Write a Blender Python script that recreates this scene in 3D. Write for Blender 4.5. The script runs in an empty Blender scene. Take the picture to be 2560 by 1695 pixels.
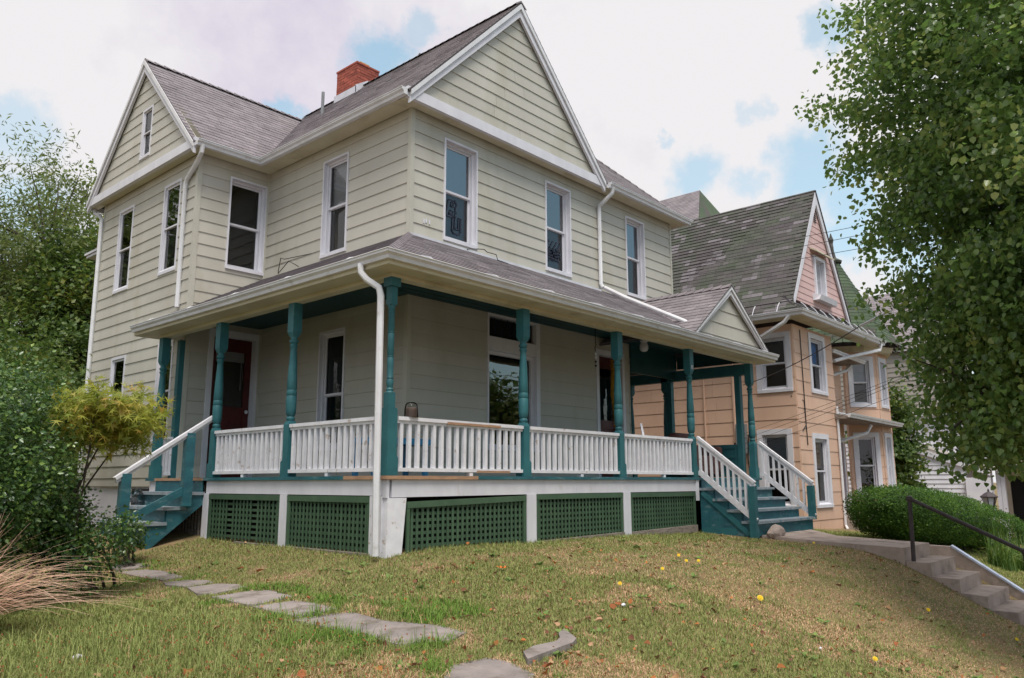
import bpy, math, random
import numpy as np
from mathutils import Vector, Matrix
random.seed(7); RNG = np.random.default_rng(11)
S = bpy.context.scene
COL = S.collection
# ------------------------------------------------------------------ camera
CAM = Vector((-6.077, -7.422, -0.085)); YAW, PITCH, ROLL, FPX = math.radians(41.852), math.radians(10.279), math.radians(-0.14), 1977.84
FWD = Vector((math.cos(YAW)*math.cos(PITCH), math.sin(YAW)*math.cos(PITCH), math.sin(PITCH)))
_r = Vector((math.sin(YAW), -math.cos(YAW), 0)); _u = _r.cross(FWD)
RGT = _r*math.cos(ROLL) + _u*math.sin(ROLL); UPV = -_r*math.sin(ROLL) + _u*math.cos(ROLL)
cd = bpy.data.cameras.new("camera"); cam = bpy.data.objects.new("camera", cd); COL.objects.link(cam)
cd.sensor_width = 36; cd.lens = 36*FPX/2560; cd.clip_start = 0.05; cd.clip_end = 2000
M3 = Matrix((RGT, UPV, -FWD)).transposed(); cam.matrix_world = Matrix.Translation(CAM) @ M3.to_4x4()
S.camera = cam
def ray(px, py):          # photograph pixel -> direction
    return FWD + RGT*((px-1280)/FPX) - UPV*((py-847.5)/FPX)
# ------------------------------------------------------------------ world, sun, exposure
S.view_settings.view_transform = 'Standard'; S.view_settings.look = 'None'; S.view_settings.gamma = 1
S.view_settings.use_curve_mapping = False; S.view_settings.exposure = 0.45
SUN_EL, SUN_AZ = math.radians(64), math.radians(232)     # azimuth of the sun measured from +x, counter-clockwise
W = bpy.data.worlds.new("World"); S.world = W; W.use_nodes = True
def build_sky():
    nt = W.node_tree; N = nt.nodes; L = nt.links; N.clear()
    def n(t, **k):
        x = N.new(t)
        for a, b in k.items(): setattr(x, a, b)
        return x
    def ins(node, i, v):
        if hasattr(v, 'is_output'): L.new(v, node.inputs[i])
        else: node.inputs[i].default_value = v
    def math_(op, a, b=None, c=None):
        x = n('ShaderNodeMath', operation=op); ins(x, 0, a)
        if b is not None: ins(x, 1, b)
        if c is not None: ins(x, 2, c)
        return x.outputs[0]
    sky = n('ShaderNodeTexSky', sky_type='NISHITA'); sky.sun_disc = False; sky.sun_elevation = SUN_EL
    sky.sun_rotation = math.radians(90) - SUN_AZ; sky.air_density = 1.2; sky.dust_density = 1.5; sky.ozone_density = 1.2
    tc = n('ShaderNodeTexCoord'); d = tc.outputs['Generated']
    def noise(scale, detail, rough, vec, color=False):
        x = n('ShaderNodeTexNoise'); ins(x, 'Vector', vec); x.inputs['Scale'].default_value = scale
        x.inputs['Detail'].default_value = detail; x.inputs['Roughness'].default_value = rough
        return x.outputs['Color' if color else 'Fac']
    def vm(op, a, b=None, s=None):
        x = n('ShaderNodeVectorMath', operation=op); ins(x, 0, a)
        if b is not None: ins(x, 1, b)
        if s is not None: ins(x, 'Scale', s)
        return x
    w1 = vm('SUBTRACT', noise(9, 7, .62, d, True), (.5, .5, .5)).outputs[0]
    w1 = vm('SCALE', w1, s=.085).outputs[0]
    w2 = vm('SUBTRACT', noise(45, 5, .6, d, True), (.5, .5, .5)).outputs[0]
    w2 = vm('SCALE', w2, s=.04).outputs[0]
    dw = vm('ADD', vm('ADD', d, w1).outputs[0], w2).outputs[0]
    # blue openings in the cloud: photograph pixels of the ones in view, plain directions for the rest of the sky
    P = [((960, 140), .052, 1), ((1040, 60), .03, .6), ((2075, 75), .034, .75), ((1735, 440), .045, .8), ((2020, 430), .06, .9), ((1650, 345), .013, .5),
         ((1890, 275), .022, .45), ((30, 330), .05, .6), ((720, 285), .03, .9), ((2120, 600), .05, .9), ((1850, 480), .03, .6), ((2140, 500), .05, .9), ((2350, 600), .09, .8), ((60, 560), .07, .7), ((2480, 900), .06, .6)]
    m = None
    for c, r, a in P:
        v = ray(*c).normalized()
        dist = vm('DISTANCE', dw, tuple(v)).outputs['Value']
        mr = n('ShaderNodeMapRange', interpolation_type='SMOOTHSTEP'); ins(mr, 0, dist)
        for i, q in zip((1, 2, 3, 4), (r*1.05, r*.36, 0, a*.85)): mr.inputs[i].default_value = q
        m = mr.outputs[0] if m is None else math_('MAXIMUM', m, mr.outputs[0])
    for v, r, a in (((-.55, -.72, .42), .42, 1), ((.62, -.69, .38), .46, 1), ((-.85, .2, .5), .22, .8), ((.9, -.45, .3), .15, .7), ((.1, .5, .86), .2, .7), ((.6, -.2, .85), .2, .7), ((-.2, -.2, .96), .18, .7), ((-.9, -.35, .25), .2, .8)):
        dist = vm('DISTANCE', dw, tuple(Vector(v).normalized())).outputs['Value']
        mr = n('ShaderNodeMapRange', interpolation_type='SMOOTHSTEP'); ins(mr, 0, dist)
        for i, q in zip((1, 2, 3, 4), (r*1.15, r*.5, 0, a)): mr.inputs[i].default_value = q
        m = math_('MAXIMUM', m, mr.outputs[0])
    # cloud body: white with lavender-grey undersides
    g = math_('ADD', math_('MULTIPLY', noise(2.3, 6, .55, dw), .75), math_('MULTIPLY', noise(11, 6, .6, d), .25))
    gd = vm('DISTANCE', dw, tuple(ray(660, 150).normalized())).outputs['Value']
    mr = n('ShaderNodeMapRange', interpolation_type='SMOOTHSTEP'); ins(mr, 0, gd)
    for i, q in zip((1, 2, 3, 4), (.28, .04, 0, .16)): mr.inputs[i].default_value = q
    g = math_('SUBTRACT', g, mr.outputs[0])
    cr = n('ShaderNodeValToRGB'); ins(cr, 0, g)
    cr.color_ramp.elements[0].position = .23; cr.color_ramp.elements[0].color = (.66, .60, .74, 1)
    cr.color_ramp.elements[1].position = .43; cr.color_ramp.elements[1].color = (.87, .85, .865, 1)
    cl = vm('SCALE', cr.outputs[0], s=CLOUD/SKY_STR).outputs[0]
    pale = vm('ADD', vm('SCALE', sky.outputs[0], s=1.15).outputs[0], (.10/SKY_STR, .19/SKY_STR, .17/SKY_STR)).outputs[0]
    mx = n('ShaderNodeMix', data_type='RGBA'); ins(mx, 0, m); L.new(cl, mx.inputs[6]); L.new(pale, mx.inputs[7])
    bg = n('ShaderNodeBackground'); L.new(mx.outputs[2], bg.inputs[0]); bg.inputs[1].default_value = SKY_STR
    out = n('ShaderNodeOutputWorld'); L.new(bg.outputs[0], out.inputs[0])
SKY_STR, CLOUD = 0.10, .74
build_sky()
sl = bpy.data.lights.new("sun", 'SUN'); sun = bpy.data.objects.new("sun", sl); COL.objects.link(sun)
sl.energy = 2.8; sl.angle = math.radians(24); sl.color = (1, .95, .87)
sd = Vector((math.cos(SUN_EL)*math.cos(SUN_AZ), math.cos(SUN_EL)*math.sin(SUN_AZ), math.sin(SUN_EL)))
sun.rotation_euler = sd.to_track_quat('Z', 'Y').to_euler()
# ------------------------------------------------------------------ materials
def new_mat(name):
    m = bpy.data.materials.new(name); m.use_nodes = True; return m, m.node_tree.nodes, m.node_tree.links
def mat(name, c1, c2=None, scale=3.0, rough=.6, stretch=(1, 1, 1), bump=0, bscale=60, rnd=.0, c3=None, s3=.8, lo3=.56, hi3=.66, detail=6, lo=.35, hi=.65, spec=.4, island=False, metal=0, trans=0, a3=1.0, snap=None):
    """base colour c1..c2 by world-space noise, c3 = wear/stain patches, rnd = tone change from piece to piece"""
    m, N, L = new_mat(name); b = N['Principled BSDF']
    b.inputs['Roughness'].default_value = rough; b.inputs['Specular IOR Level'].default_value = spec; b.inputs['Metallic'].default_value = metal
    geo = N.new('ShaderNodeNewGeometry')
    mp = N.new('ShaderNodeMapping'); L.new(geo.outputs['Position'], mp.inputs[0]); mp.inputs['Scale'].default_value = stretch
    vec = mp.outputs[0]
    if snap:
        of = N.new('ShaderNodeVectorMath'); of.operation = 'ADD'; L.new(geo.outputs['Position'], of.inputs[0]); of.inputs[1].default_value = (0, -.13, -4.385)
        sn = N.new('ShaderNodeVectorMath'); sn.operation = 'SNAP'; L.new(of.outputs[0], sn.inputs[0]); sn.inputs[1].default_value = snap; L.new(sn.outputs[0], mp.inputs[0])
    def noise(s, d=detail):
        x = N.new('ShaderNodeTexNoise'); L.new(vec, x.inputs['Vector']); x.inputs['Scale'].default_value = s; x.inputs['Detail'].default_value = d; x.inputs['Roughness'].default_value = .6
        return x.outputs['Fac']
    def mr(v, a, bb, c=0, d=1):
        x = N.new('ShaderNodeMapRange'); L.new(v, x.inputs[0])
        for i, q in zip((1, 2, 3, 4), (a, bb, c, d)): x.inputs[i].default_value = q
        return x.outputs[0]
    def mix(f, a, bb):
        x = N.new('ShaderNodeMix'); x.data_type = 'RGBA'; L.new(f, x.inputs[0])
        for i, q in ((6, a), (7, bb)):
            if hasattr(q, 'is_output'): L.new(q, x.inputs[i])
            else: x.inputs[i].default_value = (*q, 1)
        return x.outputs[2]
    c2 = c2 or tuple(v*.8 for v in c1)
    col = mix(mr(noise(scale), lo, hi), c1, c2)
    if c3: col = mix(mr(noise(s3), lo3, hi3, 0, a3), col, c3)
    if rnd:
        if island: r = geo.outputs['Random Per Island']
        else:
            oi = N.new('ShaderNodeObjectInfo'); r = oi.outputs['Random']
        h = N.new('ShaderNodeHueSaturation'); L.new(col, h.inputs['Color']); L.new(mr(r, 0, 1, 1-rnd, 1+rnd), h.inputs['Value']); col = h.outputs[0]
    L.new(col, b.inputs['Base Color'])
    if bump:
        bn = N.new('ShaderNodeBump'); bn.inputs['Strength'].default_value = bump; bn.inputs['Distance'].default_value = .01
        L.new(noise(bscale, 3), bn.inputs['Height']); L.new(bn.outputs[0], b.inputs['Normal'])
    if trans:
        t = N.new('ShaderNodeBsdfTranslucent'); L.new(col, t.inputs[0]); ms = N.new('ShaderNodeMixShader'); ms.inputs[0].default_value = trans
        L.new(b.outputs[0], ms.inputs[1]); L.new(t.outputs[0], ms.inputs[2]); L.new(ms.outputs[0], N['Material Output'].inputs[0])
    return m
def glass_mat(name, f0, tint, thru):
    m, N, L = new_mat(name)
    tr = N.new('ShaderNodeBsdfTransparent'); tr.inputs[0].default_value = (*tint, 1)
    gl = N.new('ShaderNodeBsdfGlossy'); gl.inputs['Roughness'].default_value = .015
    fr = N.new('ShaderNodeFresnel'); fr.inputs[0].default_value = (1+math.sqrt(f0))/(1-math.sqrt(f0))
    no = N.new('ShaderNodeTexNoise'); no.inputs['Scale'].default_value = 1.6; geo = N.new('ShaderNodeNewGeometry'); L.new(geo.outputs['Position'], no.inputs['Vector'])
    bp = N.new('ShaderNodeBump'); bp.inputs['Strength'].default_value = .11; bp.inputs['Distance'].default_value = .02; L.new(no.outputs['Fac'], bp.inputs['Height']); L.new(bp.outputs[0], gl.inputs['Normal'])
    mx = N.new('ShaderNodeMixShader'); L.new(fr.outputs[0], mx.inputs[0]); L.new(tr.outputs[0], mx.inputs[1]); L.new(gl.outputs[0], mx.inputs[2])
    L.new(mx.outputs[0], N['Material Output'].inputs[0]); N.remove(N['Principled BSDF']); return m
def leaf_mat(name, ca, cb, cc, rough=.42, trans=.25, nscale=1.2, spec=.5):
    m, N, L = new_mat(name); b = N['Principled BSDF']; geo = N.new('ShaderNodeNewGeometry'); oi = N.new('ShaderNodeObjectInfo')
    ad = N.new('ShaderNodeMath'); ad.operation = 'ADD'; L.new(geo.outputs['Random Per Island'], ad.inputs[0]); L.new(oi.outputs['Random'], ad.inputs[1])
    fr = N.new('ShaderNodeMath'); fr.operation = 'FRACT'; L.new(ad.outputs[0], fr.inputs[0])
    no = N.new('ShaderNodeTexNoise'); no.inputs['Scale'].default_value = nscale; L.new(geo.outputs['Position'], no.inputs['Vector'])
    mm = N.new('ShaderNodeMath'); mm.operation = 'MULTIPLY_ADD'; L.new(fr.outputs[0], mm.inputs[0]); mm.inputs[1].default_value = .55
    sb = N.new('ShaderNodeMath'); sb.operation = 'MULTIPLY_ADD'; L.new(no.outputs['Fac'], sb.inputs[0]); sb.inputs[1].default_value = 1.0; sb.inputs[2].default_value = -.28
    L.new(sb.outputs[0], mm.inputs[2])
    cr = N.new('ShaderNodeValToRGB'); L.new(mm.outputs[0], cr.inputs[0]); e = cr.color_ramp.elements
    e[0].position = .1; e[0].color = (*ca, 1); e[1].position = .62; e[1].color = (*cb, 1); x = e.new(.95); x.color = (*cc, 1)
    L.new(cr.outputs[0], b.inputs['Base Color']); b.inputs['Roughness'].default_value = rough; b.inputs['Specular IOR Level'].default_value = spec
    t = N.new('ShaderNodeBsdfTranslucent'); hs = N.new('ShaderNodeHueSaturation'); L.new(cr.outputs[0], hs.inputs['Color']); hs.inputs['Value'].default_value = 1.6; L.new(hs.outputs[0], t.inputs[0])
    ms = N.new('ShaderNodeMixShader'); ms.inputs[0].default_value = trans; L.new(b.outputs[0], ms.inputs[1]); L.new(t.outputs[0], ms.inputs[2]); L.new(ms.outputs[0], N['Material Output'].inputs[0])
    return m
def attr_mat(name, rough=.8, trans=.2):
    m, N, L = new_mat(name); b = N['Principled BSDF']; a = N.new('ShaderNodeAttribute'); a.attribute_name = 'tone'
    L.new(a.outputs['Color'], b.inputs['Base Color']); b.inputs['Roughness'].default_value = rough; b.inputs['Specular IOR Level'].default_value = .2
    t = N.new('ShaderNodeBsdfTranslucent'); L.new(a.outputs['Color'], t.inputs[0]); ms = N.new('ShaderNodeMixShader'); ms.inputs[0].default_value = trans
    L.new(b.outputs[0], ms.inputs[1]); L.new(t.outputs[0], ms.inputs[2]); L.new(ms.outputs[0], N['Material Output'].inputs[0]); return m
K = {}
K['siding'] = mat('siding_paint', (.47, .448, .395), (.42, .398, .348), 1.3, .5, (1, 1, .35), rnd=.055, c3=(.30, .27, .18), s3=1.5, lo3=.54, hi3=.78, a3=.5)
K['siding_back'] = mat('siding_backing', (.12, .11, .08), rough=.9)
K['corner'] = mat('corner_paint', (.48, .463, .402), (.435, .42, .36), 2, .5)
K['white'] = mat('white_trim', (.66, .65, .70), (.58, .57, .62), 4, .45, (1, 1, .5), c3=(.42, .38, .33), s3=5, lo3=.66, hi3=.78, a3=.5)
K['gutter'] = mat('gutter_aluminium', (.68, .68, .71), (.60, .59, .61), 3, .4, c3=(.34, .31, .27), s3=4, lo3=.6, hi3=.75, a3=.6)
K['soffit'] = mat('soffit_paint', (.58, .54, .41), (.50, .45, .32), 1.2, .6, c3=(.20, .14, .06), s3=1.0, lo3=.57, hi3=.74, a3=.75)
K['railwhite'] = mat('rail_white_paint', (.72, .71, .75), (.62, .61, .65), 6, .45, rnd=.05, c3=(.36, .28, .22), s3=11, lo3=.63, hi3=.67, a3=.7)
K['peeled'] = mat('bare_wood', (.42, .25, .15), (.28, .17, .11), 8, .8, (1, 1, 6))
K['teal'] = mat('teal_paint', (.028, .135, .15), (.020, .10, .118), 3, .55, rnd=.05, c3=(.06, .19, .21), s3=2.2, lo3=.58, hi3=.75, a3=.6)
K['tealworn'] = mat('worn_teal_paint', (.025, .125, .15), (.02, .085, .11), 4, .5, (1, 1, 2.5), c3=(.13, .21, .23), s3=5, lo3=.55, hi3=.72, a3=.75)
K['tread'] = mat('tread_paint', (.30, .32, .35), (.17, .22, .25), 5, .6, c3=(.05, .14, .17), s3=6, lo3=.55, hi3=.7)
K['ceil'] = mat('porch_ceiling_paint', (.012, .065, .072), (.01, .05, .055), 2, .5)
K['green'] = mat('lattice_green', (.058, .108, .062), (.044, .085, .050), 4, .55, rnd=.12, c3=(.22, .2, .17), s3=9, lo3=.68, hi3=.74, a3=.6)
K['weather'] = mat('weathered_wood', (.27, .23, .20), (.16, .13, .11), 6, .9, (1, 1, 5), c3=(.07, .06, .05), s3=12, lo3=.58, hi3=.66)
K['shingle'] = mat('asphalt_shingle', (.24, .212, .226), (.175, .153, .165), 2.5, .92, rnd=.13, island=True, bump=.4, bscale=150, c3=(.115, .10, .115), s3=1.2, lo3=.55, hi3=.8, a3=.5)
K['shingle1'] = mat('asphalt_shingle_single', (.24, .212, .226), (.175, .153, .165), 2.5, .92, rnd=.13, bump=.4, bscale=150, c3=(.115, .10, .115), s3=1.2, lo3=.55, hi3=.8, a3=.5)
K['deckroof'] = mat('roof_underlay', (.07, .06, .065), rough=.95)
K['nshingle'] = mat('mossy_shingle', (.090, .076, .082), (.068, .080, .057), 1.6, .95, rnd=.15, island=True, c3=(.165, .148, .16), s3=2.6, lo3=.57, hi3=.60, a3=.9, stretch=(1, .55, 1.4), snap=(50, .14, .111), detail=3)
K['nshingle1'] = mat('mossy_shingle_single', (.090, .076, .082), (.068, .080, .057), 1.6, .95, rnd=.15, c3=(.165, .148, .16), s3=2.6, lo3=.57, hi3=.60, a3=.9, stretch=(1, .55, 1.4), snap=(50, .14, .111), detail=3)
K['greenroof'] = mat('green_shingle', (.075, .105, .062), (.055, .08, .05), 1.5, .95, rnd=.2, island=True, c3=(.09, .075, .075), s3=.8, lo3=.55, hi3=.65)
K['peach'] = mat('peach_panel', (.63, .42, .31), (.57, .37, .27), 1.2, .6, (1, 1, .5), rnd=.05, c3=(.42, .27, .18), s3=1.4, lo3=.6, hi3=.8, a3=.5)
K['pink'] = mat('pink_panel', (.58, .39, .37), (.51, .34, .325), 1.5, .6, rnd=.05)
K['brick'] = mat('chimney_brick', (.36, .09, .06), (.26, .065, .045), 14, .85, rnd=.3, bump=.3)
K['mortar'] = mat('mortar', (.26, .17, .14), rough=.95)
K['flue'] = mat('clay_flue', (.55, .33, .13), (.42, .24, .09), 9, .8)
K['flash'] = mat('flashing', (.62, .62, .68), (.5, .5, .54), 5, .35)
K['door'] = mat('red_door', (.09, .012, .01), (.06, .008, .008), 4, .4)
K['dark'] = mat('dark_room', (.012, .012, .013), rough=.9)
K['screen'] = mat('window_screen', (.035, .036, .042), (.028, .029, .034), 5, .7)
K['blind'] = mat('window_blind', (.52, .53, .58), (.42, .43, .48), 6, .7, (1, 1, 6))
K['sky_reflection'] = mat('sky_reflection_blind', (.20, .45, .88), (.15, .36, .74), 3, .8, (1, 1, .2))  # blue of the sky mirrored in the upper panes, put into the blind's colour
K['glass'] = glass_mat('window_glass', .075, (.85, .87, .88), 1)
K['glassdull'] = glass_mat('dull_window_glass', .025, (.8, .82, .84), 1)
K['glassblue'] = glass_mat('reflective_window_glass', .24, (.85, .87, .88), 1)
K['glassbig'] = glass_mat('picture_window_glass', .19, (.55, .57, .58), 1)
K['bluescreen'] = mat('blue_screen', (.12, .16, .27), (.09, .12, .21), 5, .7)
K['decal'] = mat('window_decal', (.03, .036, .06), (.025, .03, .05), 5, .6)
K['conc'] = mat('concrete', (.43, .34, .295), (.32, .25, .215), 4, .9, bump=.5, bscale=90, c3=(.12, .095, .08), s3=3.2, lo3=.52, hi3=.72, a3=.7)
K['stone'] = mat('bluestone', (.30, .255, .24), (.20, .17, .162), 3.5, .85, rnd=.12, bump=.9, bscale=30, c3=(.12, .10, .07), s3=4.5, lo3=.54, hi3=.66, a3=.7)
K['ground'] = mat('lawn_thatch', (.24, .165, .085), (.13, .12, .045), 2.2, .98, c3=(.19, .11, .06), s3=7, lo3=.5, hi3=.7, bump=.8, bscale=80)
K['asphalt'] = mat('asphalt', (.055, .055, .057), (.045, .045, .047), 8, .95, bump=.4, bscale=200)
K['iron'] = mat('rusty_iron', (.065, .05, .055), (.045, .035, .038), 9, .6, bump=.3)
K['bluewhite'] = mat('pale_blue_paint', (.50, .56, .72), (.38, .42, .52), 7, .6, c3=(.25, .22, .2), s3=6, lo3=.6, hi3=.7)
K['bark'] = mat('bark', (.075, .055, .045), (.045, .034, .028), 8, .95, (1, 1, .25), bump=.8, bscale=25)
K['wire'] = mat('cable_rubber', (.02, .02, .022), rough=.5)
K['metal'] = mat('painted_metal', (.22, .23, .24), (.17, .18, .19), 6, .5)
K['farwhite'] = mat('far_white_siding', (.72, .70, .76), (.64, .62, .68), 2, .5, rnd=.04)
K['fargrey'] = mat('far_grey_siding', (.34, .31, .28), (.29, .265, .24), 2, .7, rnd=.06)
K['farbeige'] = mat('far_beige_siding', (.5, .42, .33), (.43, .36, .28), 2, .6, rnd=.05)
# ------------------------------------------------------------------ mesh + object helpers
LOC = {}                                                   # world position of every Empty (things)
def setparent(o, p):
    if p is not None:
        o.parent = p
        if p.name in LOC: o.matrix_parent_inverse = Matrix.Translation(-LOC[p.name])
def tag(o, label=None, cat=None, group=None, kind=None):
    for k, v in (('label', label), ('category', cat), ('group', group), ('kind', kind)):
        if v: o[k] = v
    return o
def thing(name, loc, label, cat, group=None, kind=None):
    o = bpy.data.objects.new(name, None); o.empty_display_size = .2; COL.objects.link(o); o.location = loc; LOC[o.name] = Vector(loc)
    return tag(o, label, cat, group, kind)
def inst(name, me, mw, parent):                            # one more object on an existing mesh
    o = bpy.data.objects.new(name, me); COL.objects.link(o); setparent(o, parent); o.matrix_basis = mw; return o
class MB:
    def __init__(s): s.v = []; s.f = []
    def add(s, vs, fs):
        b = len(s.v); s.v += [tuple(v) for v in vs]; s.f += [tuple(i+b for i in f) for f in fs]; return s
    def hexa(s, p):                                        # 8 points: bottom ring 0-3, top ring 4-7
        return s.add(p, [(3, 2, 1, 0), (4, 5, 6, 7), (0, 1, 5, 4), (1, 2, 6, 5), (2, 3, 7, 6), (3, 0, 4, 7)])
    def box(s, x0, x1, y0, y1, z0, z1):
        return s.hexa([(x0, y0, z0), (x1, y0, z0), (x1, y1, z0), (x0, y1, z0), (x0, y0, z1), (x1, y0, z1), (x1, y1, z1), (x0, y1, z1)])
    def beam(s, a, b, w, h, up=(0, 0, 1)):                 # rectangular bar from a to b
        a, b = Vector(a), Vector(b); d = (b-a).normalized(); u = Vector(up); sd = d.cross(u).normalized()*w/2; u2 = sd.cross(d).normalized()*h/2
        return s.hexa([a-sd-u2, a+sd-u2, b+sd-u2, b-sd-u2, a-sd+u2, a+sd+u2, b+sd+u2, b-sd+u2])
    def prism(s, poly, off):                               # polygon (3d points) extruded by off
        n = len(poly); off = Vector(off); p = [Vector(q) for q in poly]
        return s.add(p+[q+off for q in p], [tuple(range(n))[::-1], tuple(range(n, 2*n))]+[(i, (i+1) % n, n+(i+1) % n, n+i) for i in range(n)])
    def tube(s, pts, r, n=8, caps=True):
        pts = [Vector(p) for p in pts]; rs = r if isinstance(r, (list, tuple)) else [r]*len(pts); vs = []; fs = []; ref = Vector((0, 0, 1))
        for i, p in enumerate(pts):
            d = (pts[min(i+1, len(pts)-1)]-pts[max(i-1, 0)]).normalized()
            if abs(d.dot(ref)) > .98: ref = Vector((1, 0, 0)) if abs(d.x) < .9 else Vector((0, 1, 0))
            a = d.cross(ref).normalized(); b = d.cross(a)
            for k in range(n):
                t = 2*math.pi*k/n; vs.append(p+(a*math.cos(t)+b*math.sin(t))*rs[i])
        for i in range(len(pts)-1):
            for k in range(n): fs.append((i*n+k, i*n+(k+1) % n, (i+1)*n+(k+1) % n, (i+1)*n+k))
        if caps: fs += [tuple(range(n))[::-1], tuple(range((len(pts)-1)*n, len(pts)*n))]
        return s.add(vs, fs)
    def lathe(s, c, prof, n=14):                           # prof: (radius, z) from bottom to top
        c = Vector(c); vs = []; fs = []
        for r, z in prof:
            for k in range(n): t = 2*math.pi*k/n; vs.append(c+Vector((r*math.cos(t), r*math.sin(t), z)))
        for i in range(len(prof)-1):
            for k in range(n): fs.append((i*n+k, i*n+(k+1) % n, (i+1)*n+(k+1) % n, (i+1)*n+k))
        fs += [tuple(range(n))[::-1], tuple(range((len(prof)-1)*n, len(prof)*n))]
        return s.add(vs, fs)
    def mesh(s, name, m, smooth=False):
        me = bpy.data.meshes.new(name); me.from_pydata([tuple(v) for v in s.v], [], s.f); me.materials.append(m if not isinstance(m, str) else K[m])
        if smooth: me.polygons.foreach_set('use_smooth', [True]*len(me.polygons))
        me.update(); return me
    def build(s, name, m, parent=None, label=None, cat=None, group=None, kind=None, smooth=False):
        o = bpy.data.objects.new(name, s.mesh(name, m, smooth)); COL.objects.link(o); setparent(o, parent)
        if smooth and hasattr(o.data, 'set_sharp_from_angle'): o.data.set_sharp_from_angle(angle=math.radians(40))
        return tag(o, label, cat, group, kind)
def np_mesh(name, V, F, m, tone=None):                     # fast mesh from arrays; F: (n,k) indices
    me = bpy.data.meshes.new(name); k = F.shape[1]
    me.vertices.add(len(V)); me.vertices.foreach_set('co', V.astype(np.float32).ravel())
    me.loops.add(F.size); me.loops.foreach_set('vertex_index', F.astype(np.int32).ravel())
    me.polygons.add(len(F)); me.polygons.foreach_set('loop_start', np.arange(0, F.size, k, dtype=np.int32)); me.polygons.foreach_set('loop_total', np.full(len(F), k, np.int32))
    if tone is not None:
        at = me.color_attributes.new('tone', 'FLOAT_COLOR', 'POINT'); at.data.foreach_set('color', np.concatenate([tone, np.ones((len(tone), 1))], 1).astype(np.float32).ravel())
    me.update(calc_edges=True); me.materials.append(K[m] if isinstance(m, str) else m); return me
def np_obj(name, V, F, m, parent=None, tone=None, **k):
    o = bpy.data.objects.new(name, np_mesh(name, V, F, m, tone)); COL.objects.link(o); setparent(o, parent); return tag(o, **k)
class Wall:                                                # a wall's own frame: u along it, d out of it, z up
    def __init__(s, o, U, N): s.o, s.U, s.N = Vector(o), Vector(U).normalized(), Vector(N).normalized()
    def p(s, u, d, z): return s.o + s.U*u + s.N*d + Vector((0, 0, z))
    def box(s, mb, u0, u1, d0, d1, z0, z1):
        return mb.hexa([s.p(u0, d0, z0), s.p(u1, d0, z0), s.p(u1, d1, z0), s.p(u0, d1, z0), s.p(u0, d0, z1), s.p(u1, d0, z1), s.p(u1, d1, z1), s.p(u0, d1, z1)])
def clip(poly, a, b, c):                                   # keep a*u+b*v<=c
    out = []
    for i in range(len(poly)):
        p, q = poly[i], poly[(i+1) % len(poly)]; fp, fq = a*p[0]+b*p[1]-c, a*q[0]+b*q[1]-c
        if fp <= 1e-9: out.append(p)
        if (fp < -1e-9 and fq > 1e-9) or (fp > 1e-9 and fq < -1e-9):
            t = fp/(fp-fq); out.append((p[0]+t*(q[0]-p[0]), p[1]+t*(q[1]-p[1])))
    return out if len(out) > 2 else []
def clip_poly(poly, region):                               # region: convex, counter-clockwise
    for i in range(len(region)):
        if not poly: return []
        (x0, y0), (x1, y1) = region[i], region[(i+1) % len(region)]; a, b = y1-y0, -(x1-x0); poly = clip(poly, a, b, a*x0+b*y0)
    return poly
def subtract(poly, h):                                     # convex polygon minus rectangle -> convex pieces
    u0, u1, z0, z1 = h; out = []
    if max(p[0] for p in poly) <= u0+1e-6 or min(p[0] for p in poly) >= u1-1e-6 or max(p[1] for p in poly) <= z0+1e-6 or min(p[1] for p in poly) >= z1-1e-6: return [poly]
    a = clip(poly, 1, 0, u0); b = clip(poly, -1, 0, -u1); m = clip(clip(poly, -1, 0, -u0), 1, 0, u1)
    out += [x for x in (a, b) if x]
    if m: out += [x for x in (clip(m, 0, 1, z0), clip(m, 0, -1, -z1)) if x]
    return out
def bb(p): return min(q[0] for q in p), max(q[0] for q in p), min(q[1] for q in p), max(q[1] for q in p)
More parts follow.
